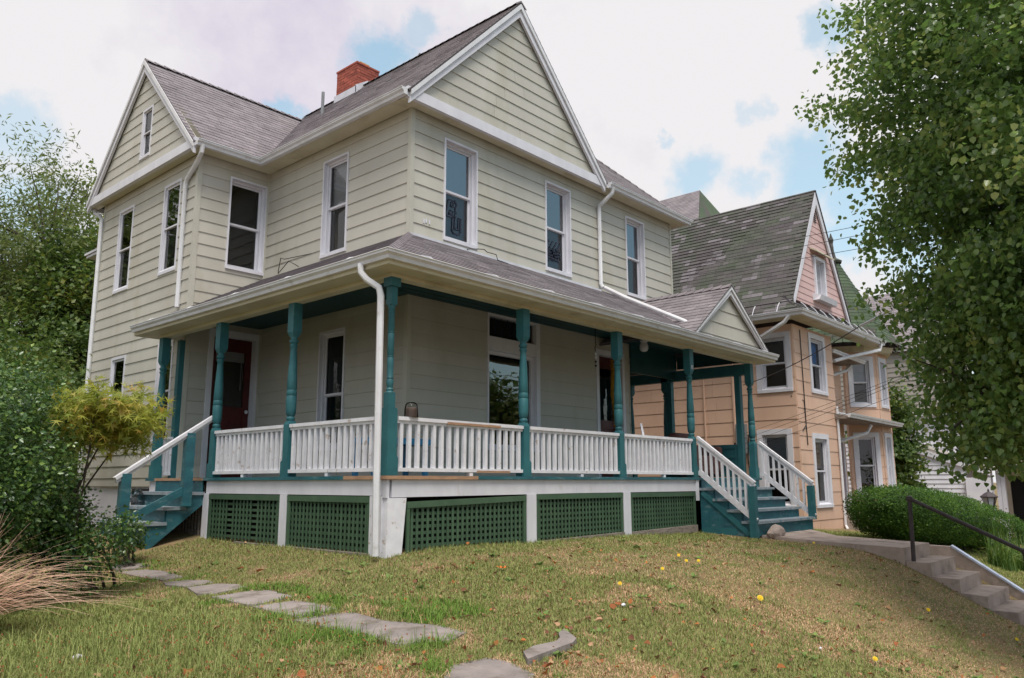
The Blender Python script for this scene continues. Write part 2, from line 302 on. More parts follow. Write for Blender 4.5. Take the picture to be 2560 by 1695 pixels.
def siding(parent, wall, region, holes, zref, h, board_name, m, back='siding_back', wname='wall', dmax=.019, dmin=.005, thick=.12, joint=2.7, zmin=None):
    """a backing wall (part) and its boards (sub-parts), cut round the openings"""
    mb = MB(); u0, u1, z0, z1 = bb(region); polys = [list(region)]
    for hl in holes: polys = [q for p in polys for q in subtract(p, hl)]
    for p in polys: mb.prism([wall.p(u, -thick, z) for u, z in p], wall.N*thick)
    w = mb.build(wname, back, parent); k0 = math.floor((z0-zref)/h+1e-6); zb = zref+k0*h
    while zb < z1-1e-6:
        lo, hi = max(zb, z0), min(zb+h, z1); p = clip_poly([(u0, lo), (u1, lo), (u1, hi), (u0, hi)], region); ps = [p] if p else []
        for hl in holes: ps = [q for x in ps for q in subtract(x, hl)]
        ps = [x for x in ps if bb(x)[1]-bb(x)[0] > .004 and bb(x)[3]-bb(x)[2] > .004]
        if joint:
            q2 = []
            for x in ps:
                a, b, c, d = bb(x)
                if b-a > joint and abs((d-c)-(hi-lo)) < 1e-6:
                    n = int((b-a)/joint)+1; cuts = sorted(a+(b-a)*(i+random.uniform(-.3, .3))/n for i in range(1, n)); prev = a
                    for cu in cuts+[b]:
                        y = clip(clip(x, -1, 0, -prev), 1, 0, cu-(0 if cu == b else .007))
                        if y: q2.append(y)
                        prev = cu
                else: q2.append(x)
            ps = q2
        par = list(range(len(ps)))
        def find(i):
            while par[i] != i: i = par[i]
            return i
        for i in range(len(ps)):
            for j in range(i):
                a, b = bb(ps[i]), bb(ps[j])
                tu = min(a[1], b[1])-max(a[0], b[0]); tz = min(a[3], b[3])-max(a[2], b[2])
                if (abs(tu) < 1e-6 and tz > .01) or (tu > .01 and abs(tz) < 1e-6): par[find(i)] = find(j)
        groups = {}
        for i in range(len(ps)): groups.setdefault(find(i), []).append(ps[i])
        for g in groups.values():
            b = MB()
            for q in g:
                n = len(q); fr = [wall.p(u, dmin+(dmax-dmin)*(1-(z-zb)/h), z) for u, z in q]; bk = [wall.p(u, .001, z) for u, z in q]
                b.add(bk+fr, [tuple(range(n, 2*n))]+[(i, (i+1) % n, n+(i+1) % n, n+i) for i in range(n)])
            b.build(board_name, m, w)
        zb += h
    return w
def px_of(p):                                              # projected position in photograph pixels and depth
    d = Vector(p)-CAM; z = d.dot(FWD)
    return (1280+FPX*d.dot(RGT)/z, 847.5-FPX*d.dot(UPV)/z, z) if z > .1 else (-1e9, -1e9, -1)
SH = []                                                    # single shingles waiting: (size, name, mesh key, matrix, parent)
def shingles(parent, O, U, V, region, tab=.30, course=.14, mkey='shingle', lift=.008, single='house', gap=.006):
    """shingle courses on a roof plane; O origin at the eave, U along the eave, V up the slope; the largest whole ones wait in SH"""
    O, U, V = Vector(O), Vector(U).normalized(), Vector(V).normalized(); Nn = U.cross(V).normalized()
    if Nn.z < 0: Nn = -Nn
    u0, u1, v0, v1 = bb(region); mb = MB(); r = 0; v = v0
    a = sum((region[i][0]*region[(i+1) % len(region)][1]-region[(i+1) % len(region)][0]*region[i][1]) for i in range(len(region)))
    if a < 0: region = region[::-1]
    while v < v1-.01:
        u = u0 - tab*((r*.5) % 1) - tab*random.uniform(0, .12)
        while u < u1:
            tt = tab*random.uniform(.85, 1.12); full = [(u, v), (u+tt-gap, v), (u+tt-gap, v+course*1.05), (u, v+course*1.05)]; q = clip_poly(full, region)
            if q and (bb(q)[1]-bb(q)[0]) > .01 and bb(q)[3]-bb(q)[2] > .01:
                jit = random.uniform(0, .004); n = len(q)
                whole = len(q) == 4 and abs(bb(q)[1]-bb(q)[0]-(tt-gap)) < 1e-4 and abs(bb(q)[3]-bb(q)[2]-course*1.05) < 1e-4
                c = O+U*(u+tt/2)+V*(v+course/2); x, y, z = px_of(c)
                if whole and single and -20 < x < 2580 and -20 < y < 1715 and Nn.dot(CAM-c) > 0:
                    mw = Matrix.Translation(O+U*u+V*v+Nn*jit) @ Matrix((U*(tt-gap), V*course*1.05, Nn)).transposed().to_4x4()
                    SH.append((Nn.dot((CAM-c).normalized())/z, single, mkey, mw, parent, (O, U, V, Nn, q, v, course, lift+jit)))
                else: emit_shingle(mb, O, U, V, Nn, q, v, course, lift+jit)
            u += tt
        v += course; r += 1
    return mb
def emit_shingle(mb, O, U, V, Nn, q, v, course, lift):
    n = len(q); top = [O+U*a+V*b+Nn*(.001+lift*max(0, 1-(b-v)/course)) for a, b in q]; bot = [O+U*a+V*b for a, b in q]
    mb.add(bot+top, [tuple(range(n, 2*n))]+[(i, (i+1) % n, n+(i+1) % n, n+i) for i in range(n)])
def roof_plane(parent, name, O, U, V, region, thick=.035, mkey='shingle', single='house', deck='deckroof', **k):
    O, U, V = Vector(O), Vector(U).normalized(), Vector(V).normalized(); Nn = U.cross(V).normalized()
    if Nn.z < 0: Nn = -Nn
    r = MB().prism([O+U*a+V*b-Nn*thick for a, b in region], Nn*(thick-.002)).build(name, deck, parent)
    mb = shingles(r, O, U, V, region, mkey=mkey, single=single, **k); PENDING.append((r, mb, mkey)); return r
PENDING = []
def flush_shingles(limit=300):
    unit = {}
    for key in {s[1] for s in SH}:
        lst = sorted((s for s in SH if s[1] == key), key=lambda s: -s[0])
        for i, (_, _, mkey, mw, par, em) in enumerate(lst):
            if i < limit:
                if mkey not in unit:
                    b = MB(); l = .009
                    unit[mkey] = b.hexa([(0, 0, 0), (1, 0, 0), (1, 1, 0), (0, 1, 0), (0, 0, l), (1, 0, l), (1, 1, .001), (0, 1, .001)]).mesh('shingle', mkey+'1')
                inst('shingle', unit[mkey], mw, par)
            else:
                mb = next(m for r, m, k in PENDING if r == par); emit_shingle(mb, *em)
    for r, mb, mkey in PENDING:
        if mb.v: mb.build('shingle_courses', mkey, r, kind='stuff')
# ------------------------------------------------------------------ ground
CP = np.array([(0, 0, -.93), (2.5, 0, -.91), (5, 0, -.93), (7.2, 0, -1.0), (8.5, -.9, -1.0), (0, 2.1, -.90), (0, 4.15, -.89), (-1.2, 5, -.93), (0, 8, -.95), (0, 12, -.95),
  (-1.4, 4.1, -1.15), (-1.35, 2.4, -1.18), (-1.6, .9, -1.2), (-1.9, -.5, -1.22), (-2, -1.8, -1.24), (-2, -3, -1.25), (-2.6, -4.1, -1.28), (-.5, -1.0, -1.06), (-.8, 1, -1.07), (-1, -2.5, -1.16),
  (-4, 2, -1.32), (-4, -1, -1.36), (-4, -4, -1.45), (-6, -7.4, -1.72), (-8, 0, -1.5), (-3, -6, -1.55), (0, -2, -1.07), (2.5, -2, -1.03), (5, -2, -1.08), (7.6, -1.5, -1.09), (7.6, -2.2, -1.13), (7.6, -2.85, -1.20), (7.6, -3.47, -1.40),
  (7.6, -4.0, -1.66), (7.6, -4.6, -1.98), (7.6, -5.0, -2.15), (7.6, -5.6, -2.40), (7.6, -6.4, -2.6), (5, -3, -1.21), (5, -4, -1.55), (5, -5, -1.95), (4.3, -5.5, -2.15), (5, -6.3, -2.35), (2.5, -3.3, -1.2), (2.5, -4.5, -1.6), (2.5, -5.5, -1.95), (2.5, -6.3, -2.15), (0, -3.3, -1.22), (0, -4.6, -1.5), (0, -6, -1.85), (-2.5, -5, -1.42),
  (9.2, -1, -1.12), (9.2, -2.5, -1.22), (9.2, -3.5, -1.45), (9.2, -4.2, -1.86), (9.2, -5, -2.3), (9.2, -6.4, -2.75), (11, 1, -1.1), (12.8, .2, -1.2), (11, -2, -1.25), (11, -3.2, -1.45), (11, -4.5, -2.0), (11, -6.4, -2.9), (15, -1.5, -1.5), (15, -4, -2.2), (15, -6.4, -3.1), (20, 0, -1.6), (20, -4, -2.5), (20, -6.5, -3.4), (30, 3, -1.7), (30, -3, -2.9), (30, -7, -3.9),
  (0, -8, -2.15), (-6, -9, -1.85), (8, -8, -2.85), (20, -9, -3.7), (0, -13, -2.3), (15, -13, -3.4), (30, -13, -4), (-15, -8, -1.4), (-15, 10, -1.2), (-15, -13, -1.6), (-6, 10, -1.1), (5, 25, -.8), (-15, 25, -.8), (25, 25, -.9), (12, 8, -1.0)])
def _tps(d2): return np.where(d2 > 1e-9, .5*d2*np.log(np.maximum(d2, 1e-9)), 0)
_n = len(CP); _K = _tps(((CP[:, None, :2]-CP[None, :, :2])**2).sum(-1)) + np.eye(_n)*.02; _P = np.c_[np.ones(_n), CP[:, :2]]
_sol = np.linalg.solve(np.block([[_K, _P], [_P.T, np.zeros((3, 3))]]), np.r_[CP[:, 2], 0, 0, 0])
def gza(x, y):
    x = np.clip(np.asarray(x, float), -15, 30); y = np.clip(np.asarray(y, float), -13, 25); sh = x.shape; q = np.c_[x.ravel(), y.ravel()]; out = np.empty(len(q))
    for i in range(0, len(q), 20000):
        b = q[i:i+20000]; out[i:i+20000] = _tps(((b[:, None]-CP[None, :, :2])**2).sum(-1)) @ _sol[:_n] + np.c_[np.ones(len(b)), b] @ _sol[_n:]
    cut = (q[:, 0] > 7.84) & (q[:, 0] < 8.86) & (q[:, 1] < -1.3) & (q[:, 1] > -5.7); out[cut] -= .3   # bed of the walk and steps
    return out.reshape(sh)
def gz(x, y): return float(gza(np.array([x]), np.array([y]))[0])
def on_ground(px, py):                                     # the lawn point seen at a photograph pixel
    d = ray(px, py); t = 2.0
    while t < 60:
        p = CAM+d*t
        if p.z < gz(p.x, p.y): return p
        t += .03
    return CAM+d*20
def sheet(name, xs, ys, m, dz=0., **k):
    X, Y = np.meshgrid(xs, ys, indexing='ij'); Z = gza(X, Y)+dz; V = np.c_[X.ravel(), Y.ravel(), Z.ravel()]; ny = len(ys)
    i, j = np.meshgrid(np.arange(len(xs)-1), np.arange(ny-1), indexing='ij'); a = (i*ny+j).ravel()
    o = np_obj(name, V, np.c_[a, a+ny, a+ny+1, a+1], m, **k); o.data.polygons.foreach_set('use_smooth', [True]*len(o.data.polygons)); return o
def axis(*segs):
    return np.unique(np.concatenate([np.linspace(a, b, n) for a, b, n in segs]))
sheet('ground', axis((-600, -30, 6), (-30, -12, 8), (-12, 14, 131), (14, 32, 30), (32, 600, 8)), axis((-600, -20, 6), (-20, -9, 12), (-9, 8, 86), (8, 30, 20), (30, 600, 8)), 'ground', kind='structure')
sheet('sidewalk', axis((-60, -12, 12), (-12, 32, 60), (32, 80, 6)), axis((-8.3, -6.75, 4)), 'conc', .02, kind='structure')
sheet('road', axis((-80, -12, 12), (-12, 32, 60), (32, 120, 6)), axis((-17, -9.3, 6)), 'asphalt', .01, kind='structure')
# ------------------------------------------------------------------ the corner house
A, B, C_, WX, EY, XR = 1.80, 1.805, 6.09, .36, 10.36, 9.83      # wall planes: x of side wall, y of front wall, y of wing front, x of wing side, wing rear, front right corner
house = thing('house', (4, 4, -.95), 'pale green clapboard house with steep grey gables and a teal wraparound porch', 'house')
wF = Wall((0, B, 0), (1, 0, 0), (0, -1, 0)); wM = Wall((A, 0, 0), (0, 1, 0), (-1, 0, 0)); wC = Wall((0, C_, 0), (1, 0, 0), (0, -1, 0)); wL = Wall((WX, 0, 0), (0, 1, 0), (-1, 0, 0))
EAVE = 5.94; ZR, EX = 5.775, .2215
HF = [(2.51, 3.30, 3.86, 5.65), (5.17, 5.96, 3.88, 5.67), (7.92, 8.66, 3.88, 5.66), (3.57, 4.96, .45, 2.86), (6.72, 7.72, 0, 2.56)]
HM = [(3.45, 4.19, 3.84, 5.65), (3.37, 4.10, .45, 2.49)]
HC = [(.98, 1.765, 3.86, 5.66), (.76, 1.79, 0, 2.69)]
HL = [(8.80, 9.52, 3.80, 5.60), (6.72, 7.43, 3.82, 5.62), (8.60, 9.28, .60, 2.42), (6.56, 7.18, .62, 2.48)]
siding(house, wF, [(A+.05, 2.45), (XR-.05, 2.45), (XR-.05, EAVE), (A+.05, EAVE)], HF, ZR, EX, 'siding_board', 'siding')
siding(house, wF, [(A+.05, -.10), (7.90, -.10), (7.90, 2.449), (A+.05, 2.449)], HF, ZR, EX, 'siding_board', 'siding')
siding(house, wM, [(B+.06, -.10), (C_-.03, -.10), (C_-.03, EAVE), (B+.06, EAVE)], HM, ZR, EX, 'siding_board', 'siding')
siding(house, wC, [(WX+.06, -.10), (A-.03, -.10), (A-.03, EAVE), (WX+.06, EAVE)], HC, ZR, EX, 'siding_board', 'siding')
siding(house, wL, [(C_+.05, -.14), (EY-.05, -.14), (EY-.05, EAVE), (C_+.05, EAVE)], HL, ZR, EX, 'siding_board', 'siding')
m = MB(); m.box(7.75, 7.9, B+.13, 10.3, -.1, 2.44).box(XR-.15, XR, B+.13, 10.8, 2.45, EAVE).box(WX+.2, XR-.2, EY-.15, EY, -.1, EAVE); m.build('wall', 'siding', house)
m = MB(); m.box(WX+.03, WX+.30, C_+.04, EY, -1.1, -.14).box(WX+.3, A, C_+.05, C_+.3, -1.1, -.11).box(A+.05, 7.8, B+.05, B+.3, -1.2, -.11).box(A+.05, A+.3, B+.3, C_, -1.2, -.11); m.build('foundation', 'farwhite', house)
def corner(u, x0, x1, y0, y1, z0, z1): MB().box(x0, x1, y0, y1, z0, z1).build('corner_board', 'corner', house)
corner(0, A-.026, A+.05, B-.026, B+.06, -.1, EAVE); corner(0, WX-.026, WX+.06, C_-.026, C_+.05, -.13, EAVE); corner(0, XR-.05, XR+.02, B-.026, B+.1, 2.45, EAVE)
corner(0, A-.045, A, C_-.045, C_, -.1, EAVE); corner(0, WX-.022, WX+.05, EY-.05, EY+.02, -.13, EAVE); corner(0, 7.9, 7.92, B-.026, B+.1, -.1, 2.44)
def window(par, wall, u0, u1, z0, z1, rec=.10, cas=.03, look=('dark', 'screen'), sill=.09, glass='glass', stepped=True, proud=.034, mw='white', backdepth=.32, meet=.5, name='window', j=.04, t=.035):
    """double-hung window: casing and reveals, sill, two sashes with glass, something dark or a blind behind"""
    f = MB(); b = lambda *a: wall.box(f, *a)
    b(u0-.004, u0+cas, -rec-.04, proud, z0, z1); b(u1-cas, u1+.004, -rec-.04, proud, z0, z1); b(u0+cas, u1-cas, -rec-.04, proud, z1-cas, z1+.004)
    b(u0+cas, u0+cas+j, -rec-.04, -rec*.55-.002, z0+sill, z1-cas); b(u1-cas-j, u1-cas, -rec-.04, -rec*.55-.002, z0+sill, z1-cas); b(u0+cas+j, u1-cas-j, -rec-.04, -rec*.55-.002, z1-cas-j, z1-cas)
    w = f.build(name, mw, par)
    s = MB(); s.hexa([wall.p(u0+.002, -rec, z0-.004), wall.p(u1-.002, -rec, z0-.004), wall.p(u1-.002, proud+.012, z0-.004), wall.p(u0+.002, proud+.012, z0-.004),
                      wall.p(u0+.002, -rec, z0+sill), wall.p(u1-.002, -rec, z0+sill), wall.p(u1-.002, proud+.012, z0+sill*.6), wall.p(u0+.002, proud+.012, z0+sill*.6)]); s.build('sill', mw, w)
    a0, a1, b0, b1 = u0+cas+j, u1-cas-j, z0+sill, z1-cas-j; zm = b0+(b1-b0)*meet
    for k, (za, zb, dd) in enumerate(((b0, zm+.012, -rec-.034), (zm-.012, b1, -rec-.008))):
        q = MB(); wall.box(q, a0, a0+t, dd-.025, dd, za, zb); wall.box(q, a1-t, a1, dd-.025, dd, za, zb); wall.box(q, a0+t, a1-t, dd-.025, dd, za, za+t*1.1); wall.box(q, a0+t, a1-t, dd-.025, dd, zb-t, zb)
        q.build('sash', mw, w)
        g = MB(); g.add([wall.p(a0+t, dd-.014, za+t), wall.p(a1-t, dd-.014, za+t), wall.p(a1-t, dd-.014, zb-t), wall.p(a0+t, dd-.014, zb-t)], [(0, 1, 2, 3) if wall.U.cross(Vector((0, 0, 1))).dot(wall.N) > 0 else (3, 2, 1, 0)]); g.build('pane', glass if isinstance(glass, str) else glass[k], w)
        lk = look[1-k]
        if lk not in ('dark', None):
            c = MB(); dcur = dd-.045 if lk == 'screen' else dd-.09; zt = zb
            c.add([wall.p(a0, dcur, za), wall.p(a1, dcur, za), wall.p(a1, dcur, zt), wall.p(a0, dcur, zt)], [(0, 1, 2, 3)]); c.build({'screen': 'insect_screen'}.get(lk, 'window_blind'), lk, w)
    d = MB(); e = -rec-backdepth; wall.box(d, a0-.1, a1+.1, e-.03, e, b0-.1, b1+.1); wall.box(d, a0-.1, a0-.08, e, -rec-.08, b0-.1, b1+.1); wall.box(d, a1+.08, a1+.1, e, -rec-.08, b0-.1, b1+.1)
    wall.box(d, a0-.08, a1+.08, e, -rec-.08, b0-.1, b0-.08); wall.box(d, a0-.08, a1+.08, e, -rec-.08, b1+.08, b1+.1); d.build('dark_interior', 'dark', w)
    return w, (a0+t, a1-t, b0, b1, zm)
wins = []
for h, lk in zip(HF[:3], (('sky_reflection', 'bluescreen'), ('sky_reflection', 'bluescreen'), ('sky_reflection', 'screen'))): wins.append(window(house, wF, *h, look=lk, rec=.075, glass=('glass', 'glassblue')))
window(house, wM, *HM[0], look=('blind', 'screen'), rec=.05, glass='glass'); window(house, wM, *HM[1], look=('screen', 'dark'), meet=.45, rec=.05, glass='glassdull')
window(house, wC, *HC[0], look=('dark', 'dark'))
for i, h in enumerate(HL): window(house, wL, *h, look=('dark', 'screen'), rec=.0, j=.015, cas=.05, proud=.021, t=.028, glass=('glass', 'glassblue'))
# lettering B U and the knot of bands stuck on the lower front panes
def strokes(win, wall, lines, wd):
    a0, a1, b0, b1, zm = win[1]; mb = MB()
    for ln in lines:
        for (p, q) in zip(ln, ln[1:]):
            P = [wall.p(a0+(a1-a0)*p[0], -.112, b0+(zm-b0)*p[1]), wall.p(a0+(a1-a0)*q[0], -.112, b0+(zm-b0)*q[1])]
            d = (P[1]-P[0]).normalized(); n = d.cross(wall.N)*wd/2; mb.prism([P[0]-n-d*wd/3, P[1]-n+d*wd/3, P[1]+n+d*wd/3, P[0]+n-d*wd/3], wall.N*.004)
    mb.build('window_decal', 'decal', win[0], kind='stuff')
Bl = lambda x, y, s: [[(x, y), (x+.1*s, y+.34*s), (x+.34*s, y+.36*s), (x+.42*s, y+.28*s), (x+.36*s, y+.19*s), (x+.40*s, y+.1*s), (x+.32*s, y), (x, y)], [(x+.13*s, y+.05*s), (x+.17*s, y+.13*s), (x+.28*s, y+.12*s), (x+.26*s, y+.05*s), (x+.13*s, y+.05*s)], [(x+.2*s, y+.22*s), (x+.22*s, y+.3*s), (x+.31*s, y+.3*s), (x+.29*s, y+.22*s), (x+.2*s, y+.22*s)]]
Ul = lambda x, y, s: [[(x+.02, y+.36*s), (x, y+.06*s), (x+.06*s, y), (x+.28*s, y), (x+.34*s, y+.06*s), (x+.35*s, y+.36*s), (x+.26*s, y+.36*s), (x+.25*s, y+.1*s), (x+.1*s, y+.1*s), (x+.12*s, y+.36*s), (x+.02, y+.36*s)]]
strokes(wins[0], wF, Bl(.12, .5, 1.05) + Ul(.38, .16, 1.0), .022)
kn = []
for k in range(4): kn += [[(.1+.18*k, .2+.02*k), (.1+.18*k+.28, .2+.02*k+.24)], [(.12+.18*k, .55), (.12+.18*k+.26, .32)], [(.08+.2*k, .5), (.08+.2*k+.22, .72)], [(.36+.14*k, .24), (.1+.14*k, .48)]]
strokes(wins[1], wF, [[(min(1, max(0, x)), y) for x, y in l] for l in kn], .028)
# big porch window with its stained transom
u0, u1, z0, z1 = HF[3]
f = MB()
for a in ((u0, u0+.035, -.1, .034, z0, z1), (u1-.10, u1, -.1, .034, z0, z1), (u0+.035, u1-.10, -.1, .034, z1-.10, z1), (u0+.035, u1-.10, -.1, .02, 2.16, 2.40), (u0+.035, u1-.10, -.1, .034, z0, z0+.10), (u0+.035, u0+.07, -.12, -.05, z0+.1, 2.16), (u1-.17, u1-.10, -.12, -.05, z0+.1, 2.16), (u0+.07, u1-.17, -.12, -.05, 2.10, 2.16)): wF.box(f, *a)
bw = f.build('picture_window', 'white', house)
g = MB(); g.add([wF.p(u0+.07, -.09, z0+.1), wF.p(u1-.17, -.09, z0+.1), wF.p(u1-.17, -.09, 2.10), wF.p(u0+.07, -.09, 2.10)], [(0, 1, 2, 3)]); g.build('pane', 'glassbig', bw)
g = MB(); g.add([wF.p(u0+.04, -.06, 2.40), wF.p(u1-.1, -.06, 2.40), wF.p(u1-.1, -.06, z1-.10), wF.p(u0+.04, -.06, z1-.10)], [(0, 1, 2, 3)]); g.build('transom_pane', 'glass', bw)
g = MB()
for k in range(7): x = u0+.1+k*.17; wF.box(g, x, x+.012, -.075, -.065, 2.40, 2.76); g.tube([wF.p(x+.085+.05*math.cos(t), -.07, 2.58+.1*math.sin(t)) for t in np.linspace(0, 6.28, 9)], .006, 4)
g.build('leading', 'screen', bw, kind='stuff')
g = MB(); wF.box(g, u0, u1, -.5, -.47, z0, z1); wF.box(g, u0-.02, u0, -.5, -.12, z0, z1); wF.box(g, u1, u1+.02, -.5, -.12, z0, z1); g.build('dark_interior', 'dark', bw)
g = MB(); wF.box(g, u0+.08, u1-.18, -.16, -.13, 1.92, 2.10); g.build('valance', 'screen', bw)
# doors
def door(wall, u0, u1, z1, cas, glz, inner):
    f = MB(); wall.box(f, u0, u0+cas, -.14, .034, 0, z1); wall.box(f, u1-cas, u1, -.14, .034, 0, z1); wall.box(f, u0+cas, u1-cas, -.14, .034, z1-cas*1.2, z1)
    d = f.build('door', 'white', house); a0, a1, zt = u0+cas, u1-cas, z1-cas*1.2
    p = MB(); s = .12
    for r in ((a0, a0+s, .02, zt), (a1-s, a1, .02, zt), (a0+s, a1-s, .02, .25), (a0+s, a1-s, glz-.16, glz), (a0+s, a1-s, zt-s-.12, zt)): wall.box(p, r[0], r[1], -.15, -.105, r[2], r[3])
    wall.box(p, a0+s, a1-s, -.14, -.125, .25, glz-.16)
    for k in range(2):
        q = a0+s+.04+k*(a1-a0-2*s)/2; wall.box(p, q, q+(a1-a0-2*s)/2-.08, -.127, -.112, .32, glz-.24)
    p.build('door_leaf', 'door', d)
    g = MB(); g.add([wall.p(a0+s, -.125, glz), wall.p(a1-s, -.125, glz), wall.p(a1-s, -.125, zt-s-.12), wall.p(a0+s, -.125, zt-s-.12)], [(0, 1, 2, 3)]); g.build('pane', 'glass', d)
    g = MB(); wall.box(g, a0, a1, -.4, -.38, 0, zt); wall.box(g, a0-.02, a0, -.4, -.15, 0, zt); wall.box(g, a1, a1+.02, -.4, -.15, 0, zt); g.build('dark_interior', 'dark', d)
    if inner: g = MB(); wall.box(g, a0+s, a1-s, -.19, -.15, zt-s-.30, zt-s-.12); wall.box(g, a1-s-.06, a1-s-.05, -.15, -.14, zt-.95, zt-.4); g.build('door_blind', 'blind', d)
    MB().lathe(wall.p(a1-.06, -.075, glz-.08), [(.012, -.035), (.03, -.02), (.036, 0), (.03, .02), (.012, .035)], 10).build('handle', 'flash', d, smooth=True)
door(wC, *HC[1][:2], HC[1][3], .10, 1.30, True)
door(wF, *HF[4][:2], HF[4][3], .09, 1.15, False)
# gables
SL = 1.045
gR = [(A-.30, 6.08), (6.82-.03, 6.08), (4.15, 8.83-.05)]
siding(house, Wall((0, 1.60, 0), (1, 0, 0), (0, -1, 0)), [(1.55, 6.10), (6.75, 6.10), (4.15, 8.81)], [], ZR+.11, EX, 'siding_board', 'siding', wname='gable_wall')
gw = Wall((.19, 0, 0), (0, 1, 0), (-1, 0, 0)); hA = (7.86, 8.33, 6.36, 7.44)
siding(house, gw, [(5.88, 6.10), (10.62, 6.10), (8.27, 8.53)], [hA], ZR+.11, EX, 'siding_board', 'siding', wname='gable_wall', joint=0)
window(house, gw, *hA, rec=.0, cas=.04, look=('dark', 'dark'), backdepth=.10, j=.008, t=.02, proud=.021)
def cornice(): 
    m = MB(); m.box(1.47, 6.83, 1.525, 1.60, 5.92, 6.10); m.build('cornice', 'white', house)
    m = MB(); m.box(1.47, 6.83, 1.60, B-.03, 5.925, 5.955); m.build('soffit', 'soffit', house)
    m = MB(); m.box(.105, .185, 5.80, 10.72, 5.92, 6.09); m.build('cornice', 'white', house)
    m = MB(); m.box(.185, WX-.03, 5.80, 10.72, 5.925, 5.955); m.build('soffit', 'soffit', house)
    for a in ((1.46, A-.03, B-.03, 5.79, 5.925, 5.955), (.3, 1.8, 5.80, C_-.03, 5.93, 5.956), (6.83, 10.1, 1.52, B-.03, 5.925, 5.955), (XR+.02, 10.1, B-.03, 10.5, 5.925, 5.955)): MB().box(*a).build('soffit', 'soffit', house)
    m = MB(); m.box(1.435, 1.46, 1.52, 5.77, 5.93, 6.0).box(.12, 1.435, 5.775, 5.80, 5.93, 6.0).box(6.84, 10.12, 1.495, 1.52, 5.93, 6.0).box(10.1, 10.12, 1.52, 10.5, 5.93, 6.0); m.build('fascia', 'white', house)
cornice()
def rake(apex, foot, n, w=.21, t=.05):                   # rake board hanging below a roof edge
    a, f = Vector(apex), Vector(foot); n = Vector(n); dn = Vector((0, 0, -w))
    MB().prism([a, f, f+dn*1.0, a+dn*1.25], n*t).build('rake_board', 'white', house)
    MB().prism([a+n*t, f+n*t, f+n*t+dn*.42, a+n*t+dn*.5], n*.03).build('rake_trim', 'gutter', house)
yf = 1.56
rake((4.15, yf, 8.80), (1.50, yf, 6.03), (0, -1, 0)); rake((4.15, yf, 8.80), (6.80, yf, 6.03), (0, -1, 0))
xf = .15
rake((xf, 8.27, 8.53), (xf, 5.82, 6.0), (-1, 0, 0)); rake((xf, 8.27, 8.53), (xf, 10.72, 6.0), (-1, 0, 0))
# main roofs
q = math.hypot(1, SL); V1 = (1, 0, SL); L1 = 2.70*q
roof_plane(house, 'roof', (1.45, 1.487, 6.015), (0, 1, 0), V1, [(0, 0), (7.2, 0), (7.2, L1), (0, L1)])
roof_plane(house, 'roof', (6.85, 1.487, 6.015), (0, 1, 0), (-1, 0, SL), [(0, 0), (0, L1), (2.9, L1)], single=None)
q = math.hypot(1, 1.03)
roof_plane(house, 'roof', (.088, 5.80, 6.0), (1, 0, 0), (0, 1, 1.03), [(0, 0), (2.0, 0), (4.1, 2.47*q), (0, 2.47*q)])
roof_plane(house, 'roof', (.088, 10.74, 6.0), (1, 0, 0), (0, -1, 1.03), [(0, 0), (4.0, 0), (4.0, 2.47*q), (0, 2.47*q)], single=None)
q = math.sqrt(2)
roof_plane(house, 'roof', (6.83, 1.49, 6.02), (1, 0, 0), (0, 1, 1), [(0, 0), (3.28, 0), (.41, 2.87*q), (-2.70, 2.83*q)])
roof_plane(house, 'roof', (10.12, 1.49, 6.02), (0, 1, 0), (-1, 0, 1), [(0, 0), (9.3, 0), (6.4, 2.87*q), (2.87, 2.87*q)], single=None)
MB().box(4.15, 7.25, 4.36, 8.6, 8.80, 8.86).add([(4.15, 8.6, 8.85), (7.25, 8.6, 8.85), (10.1, 10.8, 6.05), (1.5, 10.8, 6.05)], [(0, 3, 2, 1)]).build('roof', 'deckroof', house)
def caps(pts, w=.15, step=.2, mk='shingle'):
    mb = MB(); a, b = Vector(pts[0]), Vector(pts[1]); d = b-a; n = int(d.length/step); d.normalize(); sd = d.cross(Vector((0, 0, 1))).normalized()
    for i in range(n):
        p = a+d*(i*step); e = p+d*(step*1.15); u = Vector((0, 0, .035)); dn = Vector((0, 0, -w*.75))
        mb.add([p+u, p+sd*w+dn+u, e+sd*w+dn+u*.4, e+u*.4, p-sd*w+dn+u, e-sd*w+dn+u*.4, p, p+sd*w+dn, p-sd*w+dn], [(0, 1, 2, 3), (0, 3, 5, 4), (0, 6, 7, 1), (0, 4, 8, 6)])
    return mb.build('ridge_cap', mk, house)
caps(((4.15, 1.48, 8.83), (4.15, 8.6, 8.83))); caps(((.085, 8.27, 8.54), (3.95, 8.27, 8.54))); caps(((10.1, 1.51, 6.04), (7.25, 4.36, 8.89)), .1); caps(((4.12, 4.33, 8.86), (7.25, 4.36, 8.89)), .1)
